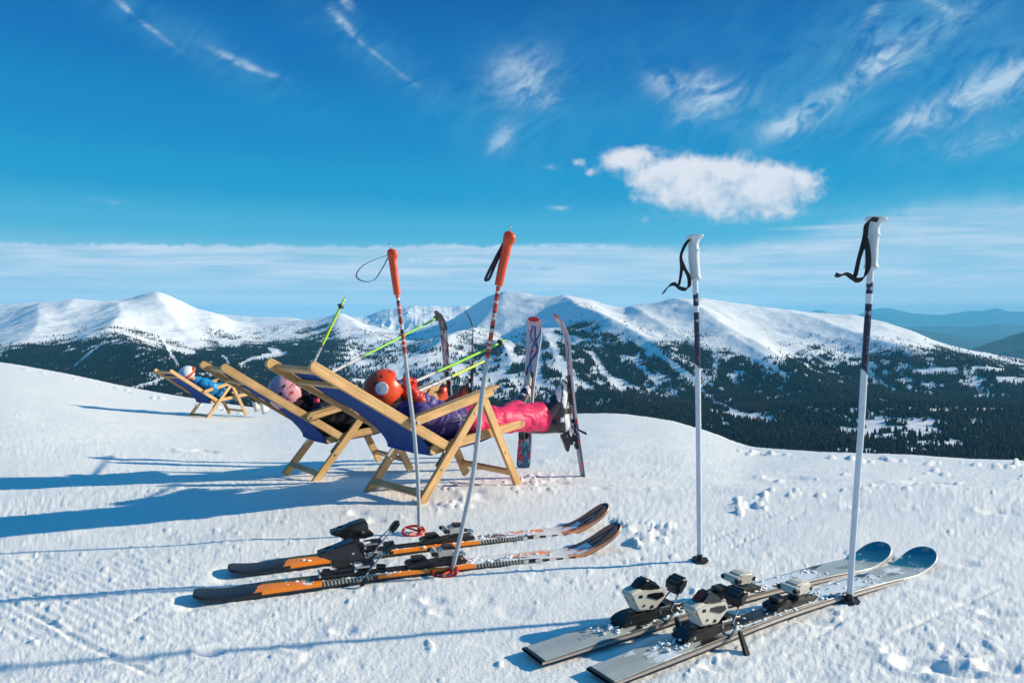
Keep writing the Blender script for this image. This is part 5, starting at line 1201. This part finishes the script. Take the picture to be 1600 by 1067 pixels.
# --- person in the white helmet on the far chair
f2, Uc2, Nc2 = frame(2)
def pl2(px, py, w):
    o = f2(0, w, 0); d = ray(px, py); return O + d * (np.dot(o - O, Nc2) / np.dot(d, Nc2))
hc = pl2(292.5, 584, -.235); an = [f2(1.25, -.10, .10), f2(1.30, -.36, .12)]; kn = [f2(.95, -.12, .36), f2(.95, -.35, .36)]
root, off, hc, crown, face, jk, hips, sh, chest, belly = person(f2, Uc2, 'person in white helmet, orange goggles and blue jacket lying in the far deck chair', hc, .115, None, None,
    pose=dict(knees=kn, ankles=an, elbows=[f2(.16, -.03, .50), f2(.16, -.44, .50)], wrists=[f2(.40, -.16, .49), f2(.40, -.31, .49)]))
organic('jacket', [(a, r0 * 1.22, b, r1 * 1.22) for a, r0, b, r1 in jk], mat('sky_blue_shell', (.01, .24, .55), .45, var=.12), root, off, voxel=.008, crease=.018, cscale=9, smooth=3)
hl, hr_ = hips
organic('trousers', [(f2(.50, -.235, .335), .10, f2(.58, -.235, .34), .10), (hl, .085, kn[0], .07), (hr_, .085, kn[1], .07), (kn[0], .07, an[0], .065), (kn[1], .07, an[1], .065)], BLS, root, off, voxel=.009, noise=.01, nscale=14)
ellip('helmet', hc, (.132, .112, .122), crown, face, mat('white_shell', (.74, .76, .78), .3, coat=.3, var=.04), root, off, hcut(.45, -.42), sub=4)
g = [(hc + face * .105 + np.cross(crown, face) * .05 + crown * .01, .034, hc + face * .105 - np.cross(crown, face) * .05 + crown * .01, .034)]
organic('goggles', g, mat('mirror_orange', (.75, .13, .02), .12, metal=.3, coat=.5), root, off, voxel=.007)
bm = bmesh.new(); sd_ = np.cross(crown, face); pr = []
for k in range(37):
    a = 2 * math.pi * k / 36; pr.append(hc + face * .136 * math.cos(a) + sd_ * .117 * math.sin(a) + crown * (.012 - .018 * (1 - math.cos(a)) / 2))
ribbon('goggle_strap', pr, tuple(crown), .038, mat('orange_strap', (.75, .09, .02), .6), root, off, n=120, thick=.003)
for k, s_ in ((0, 1), (1, -1)):
    Mb = mat_from(an[k] + np.array([.0, 0, -.13]), (Uc2 * .85 + np.array([0, 0, .35])), np.array([-.3 * Uc2[0], -.3 * Uc2[1], 1.])); boot('boot', Mb, None, root, off, .72, bm_=K(.65, .66, .68), shell2=K(.4, .4, .42))
for w_ in (f2(.42, -.17, .50), f2(.42, -.30, .50)): glove('glove', w_, Uc2 * .8 + np.array([0, 0, -.3]), np.array([0, 0, -1.]), 0, root, off, BLS, 1.0)

# ================================================================ AIR, SKY, SUN, CAMERA
def haze():
    bm = bmesh.new(); x, y0, y1, z0, z1 = 36000, -400, 33500, -1400, 620
    v = [bm.verts.new(p) for p in [(-x, y0, z0), (x, y0, z0), (x, y1, z0), (-x, y1, z0), (-x, y0, z1), (x, y0, z1), (x, y1, z1), (-x, y1, z1)]]
    for f in [(0, 3, 2, 1), (4, 5, 6, 7), (0, 1, 5, 4), (1, 2, 6, 5), (2, 3, 7, 6), (3, 0, 4, 7)]: bm.faces.new([v[i] for i in f])
    me = bpy.data.meshes.new('haze'); bm.to_mesh(me); bm.free()
    m = bpy.data.materials.new('haze_air'); m.use_nodes = True; nt = m.node_tree; nt.nodes.clear()
    o = nt.nodes.new('ShaderNodeOutputMaterial'); p = nt.nodes.new('ShaderNodeVolumePrincipled')
    p.inputs['Color'].default_value = (.17, .66, 1.0, 1); p.inputs['Density'].default_value = HAZE; p.inputs['Anisotropy'].default_value = 0.0
    nt.links.new(p.outputs[0], o.inputs['Volume'])
    tag(link('haze', me, m, None, False), 'thin blue haze filling the mountain air', 'haze', kind='stuff')
HAZE = 5.0e-5
haze()

EL, AZ = R(23), R(10)     # sun to the right of the view and a little beyond
SD = Vector((math.cos(EL) * math.cos(AZ), math.cos(EL) * math.sin(AZ), math.sin(EL)))
sl = bpy.data.lights.new('sun', 'SUN'); sl.energy = 5.0; sl.angle = R(.8); sl.color = (1, .88, .66)
so = bpy.data.objects.new('sun', sl); C.objects.link(so); so.rotation_euler = SD.to_track_quat('Z', 'Y').to_euler(); so.location = (30, 5, 20)

def world():
    w = bpy.data.worlds.new('World'); bpy.context.scene.world = w; w.use_nodes = True; nt = w.node_tree; N = nt.nodes; L = nt.links; N.clear()
    out = N.new('ShaderNodeOutputWorld'); bg = N.new('ShaderNodeBackground'); L.new(bg.outputs[0], out.inputs[0])
    def M(op, a, b=None, c=None, clamp=False):
        n = N.new('ShaderNodeMath'); n.operation = op; n.use_clamp = clamp
        for i, v in enumerate((a, b, c)):
            if v is None: continue
            if isinstance(v, (int, float)): n.inputs[i].default_value = v
            else: L.new(v, n.inputs[i])
        return n.outputs[0]
    def SS(a, b, x):
        n = N.new('ShaderNodeMapRange'); n.interpolation_type = 'SMOOTHSTEP'; n.inputs['From Min'].default_value = a; n.inputs['From Max'].default_value = b; L.new(x, n.inputs['Value']); return n.outputs[0]
    def comb(x, y, z=0.0):
        n = N.new('ShaderNodeCombineXYZ')
        for i, v in enumerate((x, y, z)):
            if isinstance(v, (int, float)): n.inputs[i].default_value = v
            else: L.new(v, n.inputs[i])
        return n.outputs[0]
    def noise(vec, sc, det=6, rough=.55, dist=0, scale=(1, 1, 1), rot=0, loc=(0, 0, 0)):
        mp = N.new('ShaderNodeMapping'); mp.vector_type = 'POINT'; mp.inputs['Scale'].default_value = scale; mp.inputs['Rotation'].default_value = (0, 0, 0); mp.inputs['Location'].default_value = loc
        if rot:
            m0 = N.new('ShaderNodeMapping'); m0.inputs['Rotation'].default_value = (0, 0, rot); L.new(vec, m0.inputs[0]); vec = m0.outputs[0]
        L.new(vec, mp.inputs[0]); n = N.new('ShaderNodeTexNoise'); n.inputs['Scale'].default_value = sc; n.inputs['Detail'].default_value = det; n.inputs['Roughness'].default_value = rough; n.inputs['Distortion'].default_value = dist
        L.new(mp.outputs[0], n.inputs['Vector']); return n.outputs['Fac']
    tc = N.new('ShaderNodeTexCoord'); sp = N.new('ShaderNodeSeparateXYZ'); L.new(tc.outputs['Generated'], sp.inputs[0])
    x, y, z = sp.outputs; ya = M('MAXIMUM', M('ABSOLUTE', y), .08)
    u = M('DIVIDE', x, ya); v = M('DIVIDE', z, ya)                   # bearing and height above the horizon as slopes
    px = M('MULTIPLY_ADD', u, F, 800); py = M('MULTIPLY_ADD', v, -F, 500)
    P = comb(M('MULTIPLY', px, .01), M('MULTIPLY', py, .01))           # 1 unit = 0.09 of slope
    el = M('ARCSINE', z)
    # clear-sky gradient over the physical sky
    sky = N.new('ShaderNodeTexSky'); sky.sky_type = 'NISHITA'; sky.sun_disc = False; sky.sun_elevation = EL; sky.sun_rotation = math.pi / 2 - AZ; sky.altitude = 2000; sky.air_density = 1; sky.dust_density = .3
    cr = N.new('ShaderNodeValToRGB'); cr.color_ramp.interpolation = 'EASE'; e = cr.color_ramp.elements
    stops = [(-.2, (120, 165, 185)), (-.02, (248, 250, 252)), (.022, (222, 234, 240)), (.04, (172, 206, 222)), (.075, (128, 186, 210)), (.12, (68, 166, 203)), (.175, (12, 144, 194)), (.25, (0, 126, 186)), (.34, (0, 104, 172)), (.43, (0, 88, 158)), (.65, (14, 106, 164)), (1.0, (24, 116, 168))]
    while len(e) < len(stops): e.new(.5)
    for s, (p, c) in zip(sorted(e, key=lambda q: q.position), stops): pass
    for i, (p, c) in enumerate(stops): e[i].position = (p + .2) / 1.2; e[i].color = (*lin(*c), 1)
    L.new(M('DIVIDE', M('ADD', el, .2), 1.2), cr.inputs[0])
    mixs = N.new('ShaderNodeMix'); mixs.data_type = 'RGBA'; mixs.inputs['Factor'].default_value = .02
    sc = N.new('ShaderNodeVectorMath'); sc.operation = 'SCALE'; L.new(sky.outputs[0], sc.inputs[0]); sc.inputs['Scale'].default_value = .10
    L.new(cr.outputs[0], mixs.inputs['A']); L.new(sc.outputs[0], mixs.inputs['B'])
    # right-hand side of the sky, towards the sun, is a little paler
    col = mixs.outputs['Result']
    def over(col, fac, c):
        n = N.new('ShaderNodeMix'); n.data_type = 'RGBA'; L.new(fac, n.inputs['Factor']); L.new(col, n.inputs['A'])
        if isinstance(c, tuple): n.inputs['B'].default_value = (*lin(*c), 1)
        else: L.new(c, n.inputs['B'])
        return n.outputs['Result']
    front = SS(-.05, .15, y)
    def blob(cx, cy, ax, ay, rot=0, st=1.0):
        a = math.radians(rot); dx = M('ADD', px, -cx); dy = M('ADD', py, -cy)
        p = M('ADD', M('MULTIPLY', dx, math.cos(a) / ax), M('MULTIPLY', dy, math.sin(a) / ax)); q = M('ADD', M('MULTIPLY', dx, -math.sin(a) / ay), M('MULTIPLY', dy, math.cos(a) / ay))
        r2 = M('ADD', M('MULTIPLY', p, p), M('MULTIPLY', q, q)); return M('MULTIPLY', M('POWER', 2.718, M('MULTIPLY', r2, -1)), st)
    def total(bl):
        s = blob(*bl[0])
        for b in bl[1:]: s = M('ADD', s, blob(*b))
        return s
    # thin veil and streaks (cirrus)
    wn = noise(P, 1.1, 8, .62, 1.2, (1, 2.2, 1), R(35)); wn2 = noise(P, 3.2, 7, .6, .8, (1, 1.7, 1), R(40)); wn3 = noise(P, .45, 4, .5, .4, (1, 1.6, 1), R(30))
    wis = total([(815, 125, 42, 55, 75, .95), (855, 160, 14, 22, 60, .6), (785, 220, 17, 34, 30, .85), (1100, 150, 75, 36, 10, .95), (1060, 188, 26, 16, -20, .5), (1030, 130, 26, 18, 10, .45),
                 (1300, 150, 120, 20, -32, .9), (1235, 200, 45, 14, -15, .85), (1370, 90, 40, 38, -50, .6), (1480, 40, 130, 22, -30, .35), (1360, 25, 30, 12, -60, .7), (1455, 15, 24, 8, 20, .75),
                 (1500, 160, 120, 28, -22, .95), (1590, 110, 80, 36, -20, .7), (1420, 190, 40, 14, -10, .5), (1560, 215, 130, 22, -16, .6),
                 (235, 45, 60, 5, 38, .75), (375, 100, 46, 7, 24, .95), (205, 18, 28, 5, 45, .35), (540, 42, 38, 8, 45, 1.0), (545, 10, 18, 9, 50, .8), (600, 98, 60, 4, 38, .5), (645, 132, 26, 6, 28, .45), (420, 118, 40, 5, 16, .4),
                 (170, 316, 44, 6, 8, .45), (860, 262, 16, 6, 5, .5), (873, 326, 16, 4, 2, .9), (1240, 335, 110, 10, -4, .35)])
    wd = M('MULTIPLY', wis, M('ADD', SS(.25, .8, wn), M('MULTIPLY', SS(.35, .8, wn2), .45)), clamp=True)
    wd = M('MULTIPLY', SS(-.02, 1.2, wd), .80)
    veil = M('MULTIPLY', M('MULTIPLY', SS(650, 1450, px), SS(.36, .7, wn3)), M('MULTIPLY', SS(.30, .62, wn), .22))
    veil2 = M('MULTIPLY', M('MULTIPLY', total([(300, 70, 190, 34, 30, .8), (590, 90, 160, 34, 38, .8), (1350, 90, 260, 90, -25, .9), (820, 160, 90, 110, 60, .7), (1550, 330, 260, 40, -4, 1.0), (1100, 330, 180, 40, 0, .5)]), SS(.25, .7, wn)), .34)
    veilt = M('MULTIPLY', M('ADD', veil, veil2), front, clamp=True)
    col = over(col, veilt, (100, 176, 208))
    col = over(col, M('MULTIPLY', wd, front), (196, 214, 228))
    # bank of stratus low over the horizon
    ban = noise(P, .8, 8, .62, .3, (.35, 2.6, 1)); ban2 = noise(P, 2.3, 6, .6, .2, (.22, 3.5, 1), 0, (3, 1, 0)); edgeN = noise(P, 1.5, 6, .65, 0, (1, .01, 1))
    rise = M('MULTIPLY', SS(1050, 1560, px), -88)                     # bank climbs to the right
    pyl = M('SUBTRACT', M('ADD', py, M('MULTIPLY', SS(500, 100, px), 2)), rise)
    top = M('ADD', pyl, M('ADD', M('MULTIPLY', M('ADD', edgeN, -.5), -22), M('MULTIPLY', M('ADD', wn2, -.5), 16)))
    soft = M('MULTIPLY_ADD', SS(900, 1350, px), 40, 7)
    tb = M('DIVIDE', M('ADD', top, -381), soft, clamp=True); tb = SS(0, 1, tb)
    tb = M('MULTIPLY', tb, M('SUBTRACT', 1, SS(436, 476, M('ADD', py, M('MULTIPLY', M('ADD', ban, -.5), 60)))))
    dens = M('MULTIPLY', tb, M('MULTIPLY_ADD', SS(.28, .66, ban), .5, .46), clamp=True)
    dens = M('MULTIPLY', dens, M('MULTIPLY_ADD', SS(1000, 1500, px), -.18, 1.0))
    bcol = N.new('ShaderNodeMix'); bcol.data_type = 'RGBA'; L.new(SS(.3, .68, ban2), bcol.inputs['Factor']); bcol.inputs['A'].default_value = (*lin(160, 195, 218), 1); bcol.inputs['B'].default_value = (*lin(214, 222, 236), 1)
    col = over(col, dens, bcol.outputs['Result'])
    # blue-grey slits in the bank and thin bars below it
    slit = total([(660, 407, 75, 3.2, 1, .8), (815, 403, 75, 4, 0, .8), (840, 420, 55, 3.5, 1, .9), (1430, 366, 120, 3, -2, .5), (1240, 458, 300, 4, 0, .35), (250, 455, 300, 3, 1, .3)])
    col = over(col, M('MULTIPLY', slit, SS(.3, .6, wn2), clamp=True), (140, 184, 214))
    bars = total([(560, 463, 110, 1.6, 0, .8), (330, 453, 160, 2, 0, .5), (70, 462, 90, 3, 0, .5), (700, 470, 200, 2, 0, .4), (1420, 447, 260, 2, 0, .5), (1285, 356, 60, 3, -2, .75), (900, 383, 70, 2.2, 0, .6)])
    col = over(col, M('MULTIPLY', bars, .7, clamp=True), (206, 220, 234))
    # fair-weather cumulus
    cn = noise(P, 2.2, 9, .6, .25); cn2 = noise(P, 7, 6, .6)
    cu = total([(1090, 285, 90, 34, 3, 1.15), (1180, 290, 78, 34, 8, 1.1), (1040, 278, 50, 20, -10, .75), (978, 247, 38, 15, -14, 1.0), (1245, 284, 40, 17, 0, .8), (1200, 310, 45, 22, 10, .6), (1060, 315, 55, 18, 6, .75), (1150, 335, 70, 16, 0, .5), (903, 255, 13, 8, 0, .75), (922, 272, 9, 7, 0, .6), (1020, 345, 50, 9, 0, .3)])
    cd = M('ADD', cu, M('MULTIPLY', M('ADD', M('ADD', M('MULTIPLY', cn, .7), M('MULTIPLY', cn2, .3)), -.5), 2.1))
    ca = M('MULTIPLY', M('MULTIPLY', SS(.18, .95, cd), SS(.02, .22, cu)), front)
    # lit crown and shaded base painted into the cloud colour by height and noise
    ccr = N.new('ShaderNodeMix'); ccr.data_type = 'RGBA'; ccr.inputs['A'].default_value = (*lin(158, 184, 208), 1); ccr.inputs['B'].default_value = (*lin(232, 230, 234), 1)
    th = M('ADD', M('MULTIPLY', M('ADD', py, -330), -.014), M('ADD', M('MULTIPLY', M('ADD', cn, -.5), 3.6), M('MULTIPLY', M('ADD', cn2, -.5), 1.4))); L.new(SS(-.6, .9, th), ccr.inputs['Factor'])
    col = over(col, M('MULTIPLY', ca, .88), ccr.outputs['Result'])
    L.new(col, bg.inputs['Color']); bg.inputs['Strength'].default_value = .93
world()
cam = bpy.data.cameras.new('camera'); co = bpy.data.objects.new('camera', cam); C.objects.link(co)
co.location = (0, 0, H); co.rotation_euler = (math.pi / 2 - TILT, 0, 0); cam.sensor_width = 36; cam.lens = 36 * F / 1600; cam.clip_end = 60000; cam.clip_start = .05
sc = bpy.context.scene; sc.camera = co
sc.view_settings.view_transform = 'Standard'; sc.view_settings.look = 'None'; sc.view_settings.exposure = .28; sc.view_settings.gamma = 1
sc.cycles.volume_bounces = 1; sc.cycles.max_bounces = 6
